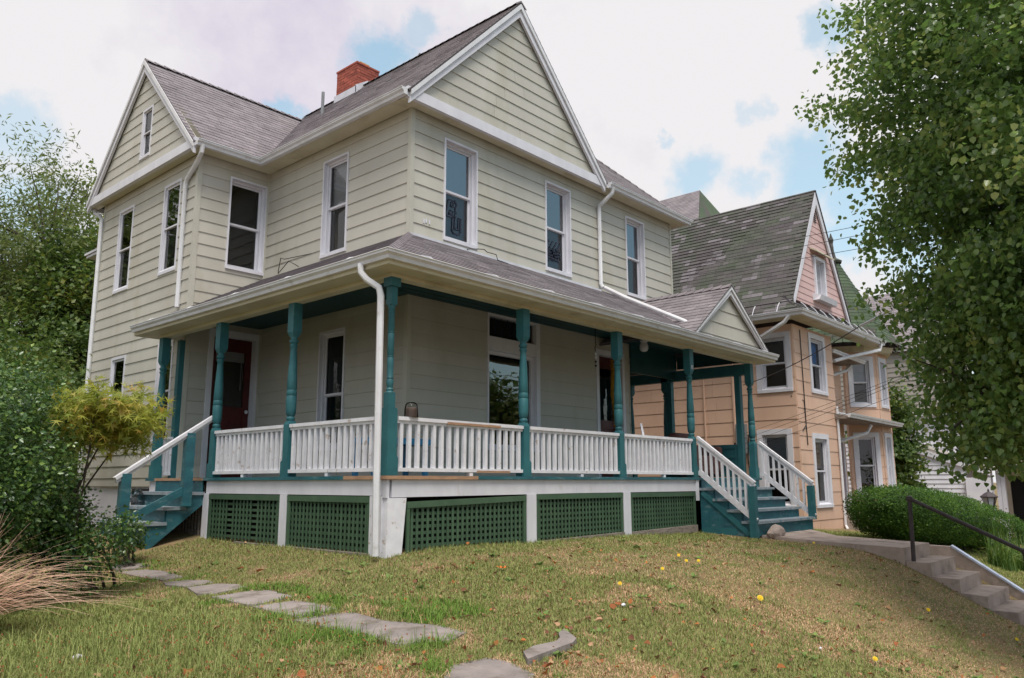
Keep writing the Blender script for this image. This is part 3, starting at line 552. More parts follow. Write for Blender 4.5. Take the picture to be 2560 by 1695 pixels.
# chimney, bricks and vent
cx0, cx1, cy0, cy1, cz1 = 3.84, 4.46, 6.12, 6.88, 9.24
chim = MB().box(cx0+.012, cx1-.012, cy0+.012, cy1-.012, 8.1, cz1-.005).build('chimney', 'mortar', house)
bx = MB().hexa([(0, 0, 0), (.2, 0, 0), (.2, .1, 0), (0, .1, 0), (0, 0, .06), (.2, 0, .06), (.2, .1, .06), (0, .1, .06)]).mesh('brick', 'brick')
def bricks():
    z = 8.42; r = 0
    while z < cz1-.05:
        for (ox, oy, L, rot) in ((cx0, cy0, cx1-cx0, 0), (cx1, cy0, cy1-cy0, math.pi/2), (cx0, cy1, cy1-cy0, -math.pi/2)):
            n = round(L/.21); w = L/n; u = -(w/2 if r % 2 else 0)
            while u < L-.01:
                a, b = max(u, 0), min(u+w, L)
                inst('brick', bx, Matrix.Translation((ox, oy, z)) @ Matrix.Rotation(rot, 4, 'Z') @ Matrix.Translation((a+.004, random.uniform(-.003, .004), 0)) @ Matrix.Diagonal(((b-a-.008)/.2, 1, 1, 1)), chim); u += w
        z += .068; r += 1
bricks()
MB().box(cx0-.012, cx1+.012, cy0-.012, cy1+.012, cz1-.01, cz1+.03).build('chimney_crown', 'brick', chim)
for y in (6.22, 6.58): MB().box(4.0, 4.26, y, y+.22, cz1+.03, cz1+.13).build('flue_tile', 'flue', chim)
MB().prism([(cx0-.03, cy0-.04, 8.50), (cx0-.03, cy1+.04, 8.50), (cx0-.03, cy1+.04, 8.66), (cx0-.03, cy0-.04, 8.66)], (.03, 0, 0)).build('flashing', 'flash', chim)
MB().prism([(cx0-.03, cy0-.03, 8.45), (4.14, cy0-.03, 8.76), (4.14, cy0-.03, 8.9), (cx0-.03, cy0-.03, 8.68)], (0, .03, 0)).build('flashing', 'flash', chim)
MB().tube([(3.3, 6.6, 7.8), (3.3, 6.6, 8.47)], .035).build('vent_pipe', 'metal', house)
# gutters: open K-profile troughs
def gutter(pts, out, par=None, h=.11, w=.12, straps=0, mk='gutter'):
    """pts: eave line at the top inner edge, out: outward horizontal normal per point (mitred at corners)"""
    prof = [(0, 0), (0, -h), (w*.55, -h), (w*.62, -h*.62), (w*.9, -h*.36), (w*.9, -h*.12), (w, -h*.08), (w, 0), (w*.93, 0), (w*.93, -.012), (w*.8, -.3*h), (.012, -h+.012), (.012, 0)]
    mb = MB(); vs = []; n = len(prof)
    for p, o in zip(pts, out): vs += [Vector(p)+Vector(o)*a+Vector((0, 0, b)) for a, b in prof]
    fs = [(i*n+k, i*n+(k+1) % n, (i+1)*n+(k+1) % n, (i+1)*n+k) for i in range(len(pts)-1) for k in range(n)]
    fs += [tuple(range(8)), tuple(range((len(pts)-1)*n, (len(pts)-1)*n+8))[::-1]]
    g = mb.add(vs, fs).build('gutter', mk, par or house)
    if straps:
        sm = MB()
        for i in range(len(pts)-1):
            a, b = Vector(pts[i]), Vector(pts[i+1]); L = (b-a).length; k = max(1, int(L/straps)); o = Vector(out[i]).normalized() if abs(sum(abs(v) for v in out[i])-1) < .01 else Vector(out[i+1]).normalized()
            for j in range(k):
                p = a+(b-a)*((j+.5)/k); sm.tube([p+o*w*.95+Vector((0, 0, -.005)), p+o*w*.5+Vector((0, 0, .03)), p-o*.10+Vector((0, 0, .085)), p-o*.16+Vector((0, 0, .10))], .008, 5)
        sm.build('gutter_straps', 'flash', g, kind='stuff')
    return g
GZ = 2.615
gutter([(9.9+.48, -.335, GZ), (-.335, -.335, GZ), (-.335, 6.56, GZ)], [(0, -1, 0), (-1, -1, 0), (-1, 0, 0)], straps=1.15)
gutter([(1.435, 1.50, 6.03), (1.435, 5.775, 6.03), (.11, 5.775, 6.03)], [(-1, 0, 0), (-1, -1, 0), (0, -1, 0)], straps=1.3)
gutter([(6.86, 1.495, 6.03), (10.12, 1.495, 6.03), (10.12, 9, 6.03)], [(0, -1, 0), (1, -1, 0), (1, 0, 0)])
gutter([(.13, 10.74, 6.0), (.6, 10.74, 6.0)], [(0, 1, 0), (0, 1, 0)])
def downspout(pts, w=.075, mk='gutter'): 
    mb = MB(); mb.tube(pts, w*.62, 8); return mb.build('downspout', mk, house, smooth=True)
downspout([(-.40, .12, 2.52), (-.40, .11, 2.42), (-.36, .05, 2.33), (-.27, -.08, 2.22), (-.255, -.10, 2.12), (-.25, -.11, 0), (-.235, -.11, -.90)], .068)
downspout([(.22, 5.72, 5.95), (.22, 5.74, 5.82), (.26, 5.95, 5.72), (.30, 6.42, 5.50), (.31, 6.48, 5.38), (.31, 6.46, 3.06)], .07)
downspout([(.25, 10.70, 5.9), (.25, 10.66, 5.80), (.27, 10.44, 5.72), (.30, 10.38, 5.6), (.30, 10.33, 2.2), (.30, 10.28, -.3)], .07)
downspout([(6.98, 1.44, 5.95), (6.98, 1.46, 5.84), (6.93, 1.58, 5.72), (6.90, 1.74, 5.60), (6.90, 1.75, 5.5), (6.90, 1.75, 3.92), (6.91, 1.70, 3.84)], .07)
downspout([(6.9, 1.66, 3.83), (7.02, 1.25, 3.58), (7.26, .10, 2.98), (7.28, .0, 2.92)], .07)
MB().box(A, 6.9, B-.075, B-.03, 3.74, 3.80).build('flashing', 'flash', house)
MB().tube([(3.0+.4*t, B-.06-.6*t*(1 if i % 2 else .8), 3.79-.3*t+.12*math.sin(3*t)) for i, t in enumerate(np.linspace(0, 1, 8))], .008, 5).build('loose_cable', 'wire', house)
MB().tube([(1.35, 4.85, 3.62), (1.3, 4.7, 3.85), (1.25, 4.5, 3.78), (1.6, 4.2, 3.9)], .008, 5).tube([(1.35, 4.85, 3.60), (1.4, 4.6, 3.80), (1.45, 4.35, 3.66)], .008, 5).build('loose_cable', 'wire', house)
b = MB()
for dx, dz in ((0, 0), (.05, .02), (.12, .01)): wF.box(b, 2.06+dx, 2.09+dx, .02, .028, 4.03+dz, 4.10+dz)
b.build('paint_fleck', 'white', house)
# ------------------------------------------------------------------ porch roof, ceiling, portico gable
PS = (3.80-2.62)/(B+.35); q = math.hypot(1, PS); R0 = (B+.35)*q; PE = -.35
roof_plane(house, 'porch_roof', (0, PE, 2.62), (1, 0, 0), (0, 1, PS), [(PE, 0), (10.05, 0), (10.05, R0), (A, R0)])
roof_plane(house, 'porch_roof', (PE, 0, 2.62), (0, 1, 0), (1, 0, PS), [(PE, 0), (C_-.03, 0), (C_-.03, R0), (B, R0)])
roof_plane(house, 'porch_roof', (PE, C_-.03, 2.62), (0, 1, 0), (1, 0, PS), [(0, 0), (.55, 0), (.55, (WX-PE-.03)*q), (0, (WX-PE-.03)*q)])
roof_plane(house, 'porch_roof', (10.05, PE, 2.62), (1, 0, 0), (0, 1, PS), [(0, 0), (.33, 0), (.33, .5), (0, .5)], single=None)
caps(((PE, PE, 2.63), (A, B, 3.81)), .08)
PG = .745; q = math.hypot(1, PG)
roof_plane(house, 'portico_roof', (6.86, -.385, 2.66), (0, 1, 0), (1, 0, PG), [(0, 0), (2.2, 0), (2.2, 1.55*q), (0, 1.55*q)])
roof_plane(house, 'portico_roof', (9.98, -.385, 2.66), (0, 1, 0), (-1, 0, PG), [(0, 0), (2.2, 0), (2.2, 1.57*q), (0, 1.57*q)], single=None)
caps(((8.41, -.385, 3.82), (8.41, 1.75, 3.82)), .12)
siding(house, Wall((0, -.27, 0), (1, 0, 0), (0, -1, 0)), [(7.0, 2.66), (9.84, 2.66), (8.42, 3.73)], [], 2.72, .27, 'siding_board', 'siding', wname='gable_wall', joint=0, thick=.05)
def rake2(a, f):
    a, f = Vector(a), Vector(f); dn = Vector((0, 0, -.16)); n = Vector((0, -1, 0))
    MB().prism([a, f, f+dn*.55, a+dn*1.1], n*.05).build('rake_board', 'white', house); MB().prism([a+n*.05, f+n*.05, f+n*.05+dn*.3, a+n*.05+dn*.45], n*.025).build('rake_trim', 'gutter', house)
rake2((8.41, -.31, 3.80), (6.88, -.31, 2.66)); rake2((8.41, -.31, 3.80), (9.96, -.31, 2.66))
m = MB(); m.box(PE+.015, 10.37, PE+.015, .10, 2.452, 2.478).box(PE+.015, .10, .10, 6.6, 2.452, 2.478); m.build('soffit', 'soffit', house)
m = MB(); m.box(PE, 10.38, PE-.0, PE+.014, 2.455, 2.60).box(PE, PE+.014, PE+.016, 6.6, 2.455, 2.60).box(PE+.016, WX-.03, 6.585, 6.6, 2.479, 2.60); m.build('fascia', 'soffit', house)
def skirt_beam(x0, x1, y0, y1): MB().box(x0, x1, y0, y1, 2.40, 2.4515).build('porch_beam', 'soffit', house)
skirt_beam(-.07, 9.86, -.07, .07); skirt_beam(-.07, .07, .075, 6.2)
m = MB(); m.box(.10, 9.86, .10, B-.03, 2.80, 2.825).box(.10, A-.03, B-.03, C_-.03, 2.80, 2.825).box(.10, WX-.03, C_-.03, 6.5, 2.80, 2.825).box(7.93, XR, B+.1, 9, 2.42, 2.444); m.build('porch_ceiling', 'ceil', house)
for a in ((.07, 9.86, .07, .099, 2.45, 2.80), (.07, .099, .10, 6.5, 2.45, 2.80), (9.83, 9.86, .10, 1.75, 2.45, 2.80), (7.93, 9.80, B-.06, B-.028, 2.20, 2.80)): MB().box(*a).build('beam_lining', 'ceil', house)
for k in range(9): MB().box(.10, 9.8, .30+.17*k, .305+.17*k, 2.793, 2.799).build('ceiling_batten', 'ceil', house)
MB().box(9.72, 9.86, .08, 9, 2.17, 2.40).build('porch_beam', 'teal', house)
MB().lathe((7.35, 1.05, 2.58), [(.03, -.09), (.07, -.07), (.09, -.02), (.085, .04), (.06, .09), (.06, .1), (.08, .11), (.08, .18)], 16).build('ceiling_light', 'white', house, smooth=True)
# ------------------------------------------------------------------ porch deck, posts, rails, lattice
m = MB(); m.box(.05, 9.75, .05, B-.03, -.05, -.004).box(.05, A-.03, B-.03, C_-.03, -.05, -.004).box(.05, WX-.03, C_-.03, 6.25, -.05, -.004).box(7.93, 9.75, B-.02, 9, -.05, -.004); m.build('porch_floor', 'tealworn', house)
DE = -.085
def nosing(x0, x1, y0, y1, mk): MB().box(x0, x1, y0, y1, -.045, -.002).build('deck_board', mk, house)
nosing(DE, 1.45, DE, .05, 'peeled'); nosing(1.453, 4.2, DE, .05, 'tealworn'); nosing(4.203, 9.95, DE, .05, 'tealworn'); nosing(DE, .05, .053, .75, 'peeled'); nosing(DE, .05, .753, 4.3, 'tealworn'); nosing(DE, .05, 4.303, 5.95, 'peeled'); nosing(DE, .05, 5.953, 6.3, 'tealworn')
def fboard(x0, x1, z0a, z1a, z0b, z1b, yy=(-.05, -.01), mk='white', nm='skirt_board'):    # front board whose ends may sag
    MB().hexa([(x0, yy[0], z0a), (x1, yy[0], z0b), (x1, yy[1], z0b), (x0, yy[1], z0a), (x0, yy[0], z1a), (x1, yy[0], z1b), (x1, yy[1], z1b), (x0, yy[1], z1a)]).build(nm, mk, house)
fboard(.03, 3.6, -.255, -.048, -.245, -.047); fboard(3.603, 7.22, -.245, -.047, -.25, -.047); fboard(7.2, 7.30, -.42, -.047, -.42, -.047, (-.07, -.052))
def lboard(y0, y1, z0, z1, xx=(-.05, -.01), mk='white', nm='skirt_board'): MB().box(xx[0], xx[1], y0, y1, z0, z1).build(nm, mk, house)
lboard(.03, 4.24, -.235, -.047); lboard(5.5, 6.2, -.235, -.047)
MB().box(-.052, -.008, -.052, .024, -.26, -.05).build('skirt_board', 'white', house)
# piers: the leaning corner pier and the straight ones
MB().hexa([(-.06, -.075, -1.02), (.17, -.075, -1.0), (.17, .02, -1.0), (-.06, .02, -1.02), (-.035, -.06, -.262), (.25, -.06, -.262), (.25, .03, -.262), (-.035, .03, -.262)]).build('pier', 'railwhite', house)
MB().box(-.065, -.02, .022, .24, -1.0, -.24).build('pier', 'railwhite', house)
for x in (2.45, 4.84): MB().box(x, x+.20, -.062, -.02, -.93, -.248).build('pier', 'white', house)
for y in (2.02, 4.14): MB().box(-.062, -.02, y, y+.16, -.93, -.237).build('pier', 'white', house)
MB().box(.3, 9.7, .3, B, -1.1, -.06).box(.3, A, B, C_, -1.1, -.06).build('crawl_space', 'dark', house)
slv = MB().box(-.0185, .0185, 0, .008, 0, 1).mesh('slat', 'green')
def lattice(p0, p1, zt0, zt1, zb, nrm, n, miss=()):
    """green lattice panel from p0 to p1 (xy), frame, upright slats in front of level slats"""
    a, b = Vector((*p0, 0)), Vector((*p1, 0)); d = (b-a); L = d.length; d.normalize(); nv = Vector((*nrm, 0)); rot = Matrix((d, -nv, Vector((0, 0, 1)))).transposed().to_4x4()
    f = MB(); Z = lambda t: zt0+(zt1-zt0)*t/L; P = lambda t, o, z: a+d*t+nv*o+Vector((0, 0, z))
    def bar(t0, t1, z0a, z1a, z0b, z1b, o0, o1): f.hexa([P(t0, o1, z0a), P(t1, o1, z0b), P(t1, o0, z0b), P(t0, o0, z0a), P(t0, o1, z1a), P(t1, o1, z1b), P(t1, o0, z1b), P(t0, o0, z1a)])
    bar(0, L, zt0-.075, zt0, zt1-.075, zt1, 0, .028); bar(0, .045, zb-.02, zt0-.076, zb-.02, Z(.045)-.076, 0, .024); bar(L-.06, L, zb-.02, Z(L-.06)-.076, zb-.02, zt1-.076, 0, .024)
    o = f.build('lattice_panel', 'green', house)
    for i in range(n):
        if i in miss: continue
        t = .05+(L-.12)*(i+.5)/n; z1 = Z(t)-.04
        inst('slat', slv, Matrix.Translation(P(t, .004, zb-random.uniform(0, .02))) @ rot @ Matrix.Rotation(random.uniform(-.006, .006), 4, 'Y') @ Matrix.Diagonal((1.0, 1, z1-zb, 1)), o)
    k = int((min(zt0, zt1)-zb)/.076)
    for i in range(k):
        z = zb+.04+i*.076; mw = Matrix.Translation(P(.02, -.009, z)) @ rot @ Matrix.Rotation(math.pi/2, 4, 'Y') @ Matrix.Diagonal((1, 1, L-.04, 1)); inst('slat', slv, mw, o)
    return o
NF = (0, -1)
lattice((.27, -.03), (2.44, -.03), -.31, -.262, -.95, NF, 24); lattice((2.66, -.03), (4.83, -.03), -.25, -.252, -.88, NF, 24); lattice((5.05, -.03), (7.18, -.03), -.255, -.262, -.88, NF, 24)
NL = (-1, 0)
lattice((-.03, .25), (-.03, 2.01), -.245, -.245, -.90, NL, 20); lattice((-.03, 2.19), (-.03, 4.13), -.245, -.245, -.88, NL, 19, (6, 13))
for (x0, x1, z) in ((.3, 2.44, -.97), (2.66, 4.83, -.92), (5.05, 7.2, -.90)): MB().hexa([(x0, -.07, z-.08), (x1, -.07, z-.08), (x1, -.02, z-.08), (x0, -.02, z-.08), (x0, -.07, z+.02), (x1, -.07, z+.05), (x1, -.02, z+.05), (x0, -.02, z+.02)]).build('base_board', 'weather', house)
for (y0, y1) in ((.25, 2.0), (2.19, 3.3)): MB().box(-.075, -.02, y0, y1, -1.0, -.905).build('base_board', 'weather', house)
# open dark pickets closing the crawl space beside the left stairs
for i in range(13): y = 4.36+i*.10; MB().box(-.02, -.005, y, y+.05, -.95, -.1).build('picket', 'weather', house)
def turned_post(x, y, kind='std', h=2.40):
    p = MB()
    if kind == 'std':
        for z0, z1, w in ((0, .20, .078), (.20, .215, .071), (.215, .70, .062)): p.box(x-w, x+w, y-w, y+w, z0, z1)
        w, v = .062, .045; p.hexa([(x-w, y-w, .70), (x+w, y-w, .70), (x+w, y+w, .70), (x-w, y+w, .70), (x-v, y-v, .755), (x+v, y-v, .755), (x+v, y+v, .755), (x-v, y+v, .755)])
        w, v = .07, .046; p.hexa([(x-v, y-v, 1.925), (x+v, y-v, 1.925), (x+v, y+v, 1.925), (x-v, y+v, 1.925), (x-w, y-w, 1.99), (x+w, y-w, 1.99), (x+w, y+w, 1.99), (x-w, y+w, 1.99)]).box(x-w, x+w, y-w, y+w, 1.99, h)
        prof = [(r*.82, z) for r, z in ((.06, .755), (.075, .78), (.072, .80), (.055, .815), (.078, .84), (.086, .90), (.088, .98), (.088, 1.09), (.080, 1.10), (.088, 1.11), (.085, 1.17), (.077, 1.18), (.085, 1.19), (.08, 1.35), (.068, 1.55), (.056, 1.72), (.052, 1.77), (.07, 1.79), (.07, 1.81), (.05, 1.825), (.076, 1.85), (.076, 1.875), (.054, 1.89), (.06, 1.93))]
    else:
        for z0, z1, w in ((0, .21, .085), (.21, .225, .08), (.225, .78, .072), (.78, .80, .066)): p.box(x-w, x+w, y-w, y+w, z0, z1)
        for z0, z1, w in ((.80, .98, .05), (2.06, 2.29, .048), (2.29, h, .075)): p.box(x-w, x+w, y-w, y+w, z0, z1)
        prof = [(r*.78, z) for r, z in ((.07, .98), (.055, 1.0), (.06, 1.02), (.045, 1.04), (.058, 1.08), (.058, 1.13), (.046, 1.15), (.058, 1.16), (.048, 1.175), (.052, 1.30), (.054, 1.40), (.045, 1.41), (.054, 1.42), (.045, 1.43), (.054, 1.44), (.052, 1.62), (.054, 1.70), (.045, 1.71), (.054, 1.72), (.045, 1.73), (.054, 1.74), (.05, 1.95), (.058, 1.97), (.044, 1.99), (.06, 2.03), (.06, 2.06))]
    p.lathe((x, y, 0), prof, 14); o = p.build('porch_post', 'teal', house, smooth=True); return o
posts = [turned_post(0, 0, 'corner'), turned_post(2.45, 0), turned_post(4.84, 0), turned_post(7.225, 0), turned_post(9.79, 0), turned_post(0, 2.11), turned_post(0, 4.145), turned_post(0, 6.13), turned_post(9.79, 2.05), turned_post(9.79, 3.0)]
posts[0]['label'] = 'thinner corner post with a boxed base'
for (x, y, w) in ((.30, 6.13, .055), (9.79, .26, .06), (9.79, 1.93, .06)): MB().box(x-w, x+w, y-w, y+w, 0, 2.40).build('half_post', 'teal', house)
# house number 11 on the post by the steps
m = MB()
for dx in (-.02, .02): m.box(7.225+dx-.008+.01, 7.225+dx+.008+.01, -.076, -.070, 2.02, 2.09); m.box(7.225+dx-.018+.01, 7.225+dx-.008+.01, -.076, -.070, 2.072, 2.082)
m.build('house_number', 'white', posts[3])
balm = MB().box(-.024, .024, -.022, .022, 0, 1).mesh('baluster', 'railwhite')
def railing(p0, p1, n, zt=.70, zb=.045, feet=True):
    a, b = Vector((*p0, 0)), Vector((*p1, 0)); d = (b-a); L = d.length; d.normalize(); sd = Vector((-d.y, d.x, 0))
    r = MB(); r.beam(a+Vector((0, 0, zt-.02)), b+Vector((0, 0, zt-.02)), .09, .045); r.beam(a+Vector((0, 0, zt-.06)), b+Vector((0, 0, zt-.06)), .05, .04); r.beam(a+Vector((0, 0, zb+.025)), b+Vector((0, 0, zb+.025)), .07, .045)
    if feet: c = a+d*L*.55; r.box(c.x-.03, c.x+.03, c.y-.03, c.y+.03, -.002, zb)
    o = r.build('railing', 'railwhite', house)
    rz = math.atan2(d.y, d.x)
    for i in range(n):
        p = a+d*L*(i+.5)/n; inst('baluster', balm, Matrix.Translation(p+Vector((0, 0, zb+.045))) @ Matrix.Rotation(rz+random.uniform(-.06, .06), 4, 'Z') @ Matrix.Rotation(random.uniform(-.008, .008), 4, 'X') @ Matrix.Diagonal((1, 1, zt-.08-zb-.045, 1)), o)
    return o
railing((.10, -.02), (2.38, -.02), 17); railing((2.53, -.02), (4.76, -.02), 17); railing((4.92, -.02), (7.15, -.02), 18); railing((-.02, .10), (-.02, 2.03), 15); railing((-.02, 2.19), (-.02, 4.07), 15); railing((.08, 6.13), (.25, 6.13), 3, .70, .045, False)
for (a, b, z) in (((.9, -.065), (1.9, -.065), .663), ((1.45, -.06), (2.1, -.06), .055)): MB().beam((a[0], a[1]+.006, z), (b[0], b[1]+.006, z), .018, .03).build('peeled_patch', 'peeled', house)
# right steps
xs0, xs1 = 7.36, 9.86; RUN, RISE = .268, .192
m = MB()
for k in range(5): m.box(xs0+.03, xs1-.03, -.075-RUN*k, -.055-RUN*k, -RISE*(k+1)-(.06 if k == 4 else 0), -RISE*k-.046)
right_steps = m.build('porch_steps', 'tealworn', house)
for k in range(1, 5): MB().box(xs0-.04, xs1+.02, -.085-RUN*k-.03, -.056-RUN*(k-1), -RISE*k-.044, -RISE*k+.001).build('tread', 'tread', right_steps)
prof = [(-.055, -.05)]
for k in range(1, 5): prof += [(-.055-RUN*(k-1), -RISE*k-.045), (-.055-RUN*k, -RISE*k-.045)]
prof += [(-.055-RUN*4, -1.08), (-.055, -1.08)]
for x in (xs0, xs1-.03): MB().prism([(x, y, z) for y, z in prof], (.03, 0, 0)).build('stringer', 'tealworn', right_steps)
m = MB(); m.beam((xs0-.012, -.10, -.27), (xs0-.012, -1.0, -1.0), .022, .09)
for y in (-.25, -.42): m.box(xs0-.010, xs0-.001, y, y+.012, -1.05, -.45-.8*abs(y)+.1)
m.box(xs0-.012, xs0-.001, -.75, -.06, -1.08, -.90); m.build('side_trim', 'teal', right_steps)
def stair_rail(x, nb, y1=-1.10):
    r = MB(); a, b = Vector((x, -.08, .74)), Vector((x, y1-.06, -.10)); r.beam(a, b, .075, .045); dn = Vector((0, 0, -.07)); r.beam(a+dn, b+dn, .035, .07); lo = Vector((0, 0, -.66)); r.beam(a+lo+Vector((0, 0, .03)), b+lo, .035, .10)
    o = r.build('stair_railing', 'railwhite', house)
    for i in range(nb):
        t = (i+.4)/nb; p = a+(b-a)*t; inst('baluster', balm, Matrix.Translation(p+lo+Vector((-.0, 0, -.02))) @ Matrix.Diagonal((.85, .9, .62, 1)), o)
    return o
stair_rail(7.30, 10); stair_rail(9.93, 9)
for x in (7.30, 9.93): MB().box(x-.06, x+.06, -1.17, -1.05, -1.05 if x < 8 else -.82, -.16).build('newel', 'teal', house)
# teal solid panel between the right-hand porch posts
m = MB(); m.box(9.76, 9.82, .33, 1.86, .02, .70); m.box(9.745, 9.76, .33, 1.86, .62, .70).box(9.745, 9.76, .33, 1.86, .02, .14).box(9.745, 9.76, .33, 1.86, .42, .47)
for y in (.33, 1.05, 1.78): m.box(9.748, 9.76, y, y+.07, .14, .62)
m.build('solid_panel', 'teal', house)
# left steps (down towards -x)
ys0, ys1 = 4.30, 5.95; m = MB(); RL, RI = .275, .215
for k in range(4): m.box(-.075-RL*k, -.055-RL*k, ys0+.03, ys1-.03, -RI*(k+1)-(.08 if k == 3 else 0), -RI*k-.046)
left_steps = m.build('porch_steps', 'tealworn', house)
for k in range(1, 4): MB().box(-.085-RL*k-.03, -.056-RL*(k-1), ys0-.03, ys1+.03, -RI*k-.046, -RI*k).build('tread', 'tread', left_steps)
prof = [(-.055, -.05)]
for k in range(1, 4): prof += [(-.055-RL*(k-1), -RI*k-.047), (-.055-RL*k, -RI*k-.047)]
prof += [(-.055-RL*3, -1.05), (-.80, -1.0), (-.055, -.40)]
for y in (ys0, ys1-.03): MB().prism([(x, y, z) for x, z in prof], (0, .03, 0)).build('stringer', 'tealworn', left_steps)
r = MB(); r.beam((-.02, 4.22, .93), (-1.42, 4.22, -.02), .09, .045); r.beam((-.02, 4.22, .885), (-1.40, 4.22, -.065), .04, .04); r.build('handrail', 'railwhite', house)
MB().beam((-.36, 4.24, -.17), (-1.24, 4.24, -.62), .04, .11).build('lower_rail', 'tealworn', house)
for x, z0, z1 in ((-.37, -.42, .66), (-1.27, -.95, .05)): MB().box(x-.065, x+.065, 4.17, 4.29, z0, z1).build('newel', 'tealworn', house)
# basement window by the left steps, rear bay eave
m = MB(); wL.box(m, 7.18, 7.86, -.02, -.004, -.62, -.18); m.build('basement_window', 'screen', house)
m = MB(); m.box(.45, 1.6, 10.5, 11.5, 4.98, 5.04).prism([(.42, 10.5, 5.042), (.42, 11.55, 5.042), (1.6, 11.55, 5.5), (1.6, 10.5, 5.5)], (0, 0, .05)); m.build('rear_bay_roof', 'white', house)
MB().box(1.6, 3.2, EY+.02, 11.6, -1.0, 4.98).build('rear_bay', 'siding', house)
flush_shingles(); SH.clear(); PENDING.clear()
# ------------------------------------------------------------------ the peach house next door
nb = thing('house', (16, 4, -1.2), 'peach house with pink gable, mossy steep roof and green turret behind the porch steps', 'house')
NX, NY, ND = 13.0, .30, 1.05                             # left wall, front wall, recessed entry wall
n1 = Wall((NX, 0, 0), (0, 1, 0), (-1, 0, 0)); n2 = Wall((0, NY, 0), (1, 0, 0), (0, -1, 0)); n3 = Wall((0, ND, 0), (1, 0, 0), (0, -1, 0))
pan = dict(back='peach', wname='wall', dmax=.016, dmin=.004)
siding(nb, n1, [(NY+.0, -1.35), (9.0, -1.35), (9.0, 3.80), (NY+.0, 3.80)], [(.36, 1.28, 2.12, 3.62), (.46, 1.36, -.72, 1.2)], 2.46, .342, 'siding_panel', 'peach', joint=1.25, **pan)
siding(nb, n2, [(NX+.03, -1.35), (15.6, -1.35), (15.6, 3.80), (NX+.03, 3.80)], [(13.95, 15.05, 2.15, 3.72), (13.78, 14.85, -.72, 1.12)], 2.40, .342, 'siding_panel', 'peach', joint=1.25, **pan)
siding(nb, n3, [(15.55, -1.0), (18.25, -1.0), (18.25, 3.80), (15.55, 3.80)], [(17.2, 18.1, -.9, 1.2)], 2.40, .342, 'siding_panel', 'peach', joint=1.25, **pan)
MB().box(15.48, 15.6, NY+.125, ND+.1, -1.3, 3.8).build('wall', 'peach', nb)
# bay under the turret: three faces of an octagon
TC = (19.55, 1.45); AP = 1.22
def oct_wall(ang):
    n = Vector((math.cos(ang), math.sin(ang), 0)); u = Vector((-n.y, n.x, 0)); return Wall(Vector((*TC, 0))+n*AP, u, n)
hs = AP*math.tan(math.pi/8)
ow = {}
for k, a in enumerate((-math.pi*.75, -math.pi/2, -math.pi/4)):
    w = oct_wall(a); ow[k] = w
    wu = .40 if k == 0 else .34
    siding(nb, w, [(-hs+.01, -1.5), (hs-.01, -1.5), (hs-.01, 3.95), (-hs+.01, 3.95)], [(-wu, wu, 2.12, 3.66), (-wu, wu, -.55, 1.36)], 2.40, .342, 'siding_panel', 'peach', joint=0, **pan)
nw = dict(rec=.05, cas=.13, proud=.035, sill=.12, backdepth=.25)
window(nb, n1, .36, 1.28, 2.12, 3.62, look=('screen', 'dark'), **nw); window(nb, n2, 13.95, 15.05, 2.15, 3.72, look=('sky_reflection', 'screen'), **nw)
window(nb, n2, 13.78, 14.85, -.72, 1.12, look=('screen', 'dark'), **nw); window(nb, n1, .46, 1.36, -.72, 1.2, look=('blind', 'dark'), **nw)
for k in range(3):
    wu = .40 if k == 0 else .34
    window(nb, ow[k], -wu, wu, 2.12, 3.66, look=('blind', 'screen'), **nw); window(nb, ow[k], -wu, wu, -.55, 1.36, look=('dark', 'dark'), **nw)
g = MB(); n3.box(g, 17.2, 17.32, -.05, .04, -.9, 1.2); n3.box(g, 17.98, 18.1, -.05, .04, -.9, 1.2); n3.box(g, 17.32, 17.98, -.05, .04, 1.08, 1.2); d = g.build('door', 'white', nb)
g = MB(); n3.box(g, 17.32, 17.98, -.06, -.02, -.9, 1.08); g.build('door_leaf', mat('bright_red_door', (.22, .02, .025), rough=.4), d)
# roof: steep gable along y with a flared pent skirt in front and at the side
q = math.hypot(1, 1.69)
roof_plane(nb, 'roof', (12.78, .13, 4.38), (0, 1, 0), (1, 0, 1.69), [(0, 0), (8, 0), (8, 2.0*q), (0, 2.0*q)], tab=.28, course=.129, mkey='nshingle', single='neigh', lift=.02)
roof_plane(nb, 'roof', (16.78, .10, 4.38), (0, 1, 0), (-1, 0, 1.69), [(0, 0), (8, 0), (8, 2.0*q), (0, 2.0*q)], tab=.28, course=.129, mkey='nshingle', single=None)
roof_plane(nb, 'pent_roof', (12.52, -.12, 4.0), (0, 1, 0), (.55, 0, .8), [(0, 0), (9, 0), (9, .52), (.30, .52)], tab=.28, course=.129, mkey='nshingle', single='neigh', lift=.02)
roof_plane(nb, 'pent_roof', (12.52, -.12, 4.0), (1, 0, 0), (0, .55, .56), [(0, 0), (6.0, 0), (4.6, .72), (.30, .72)], tab=.28, course=.129, mkey='nshingle', single='neigh', lift=.02)
caps(((14.78, .05, 7.76), (14.78, 8, 7.76)), .14, .28, 'nshingle').parent = nb
g = Wall((0, .20, 0), (1, 0, 0), (0, -1, 0)); hN = (14.42, 15.18, 4.72, 5.86)
siding(nb, g, [(12.86, 4.42), (16.7, 4.42), (14.78, 7.66)], [hN], 4.5, .17, 'siding_panel', 'pink', back='pink', wname='gable_wall', dmax=.014, dmin=.004, joint=0)
window(nb, g, *hN, rec=.10, cas=.09, proud=.06, look=('dark', 'dark'), sill=.1, backdepth=.1)
MB().hexa([(14.25, .02, 4.60), (15.5, .02, 4.60), (15.5, .19, 4.60), (14.25, .19, 4.60), (14.3, -.02, 4.74), (15.45, -.02, 4.74), (15.5, .19, 4.78), (14.25, .19, 4.78)]).build('gable_sill', 'white', nb)
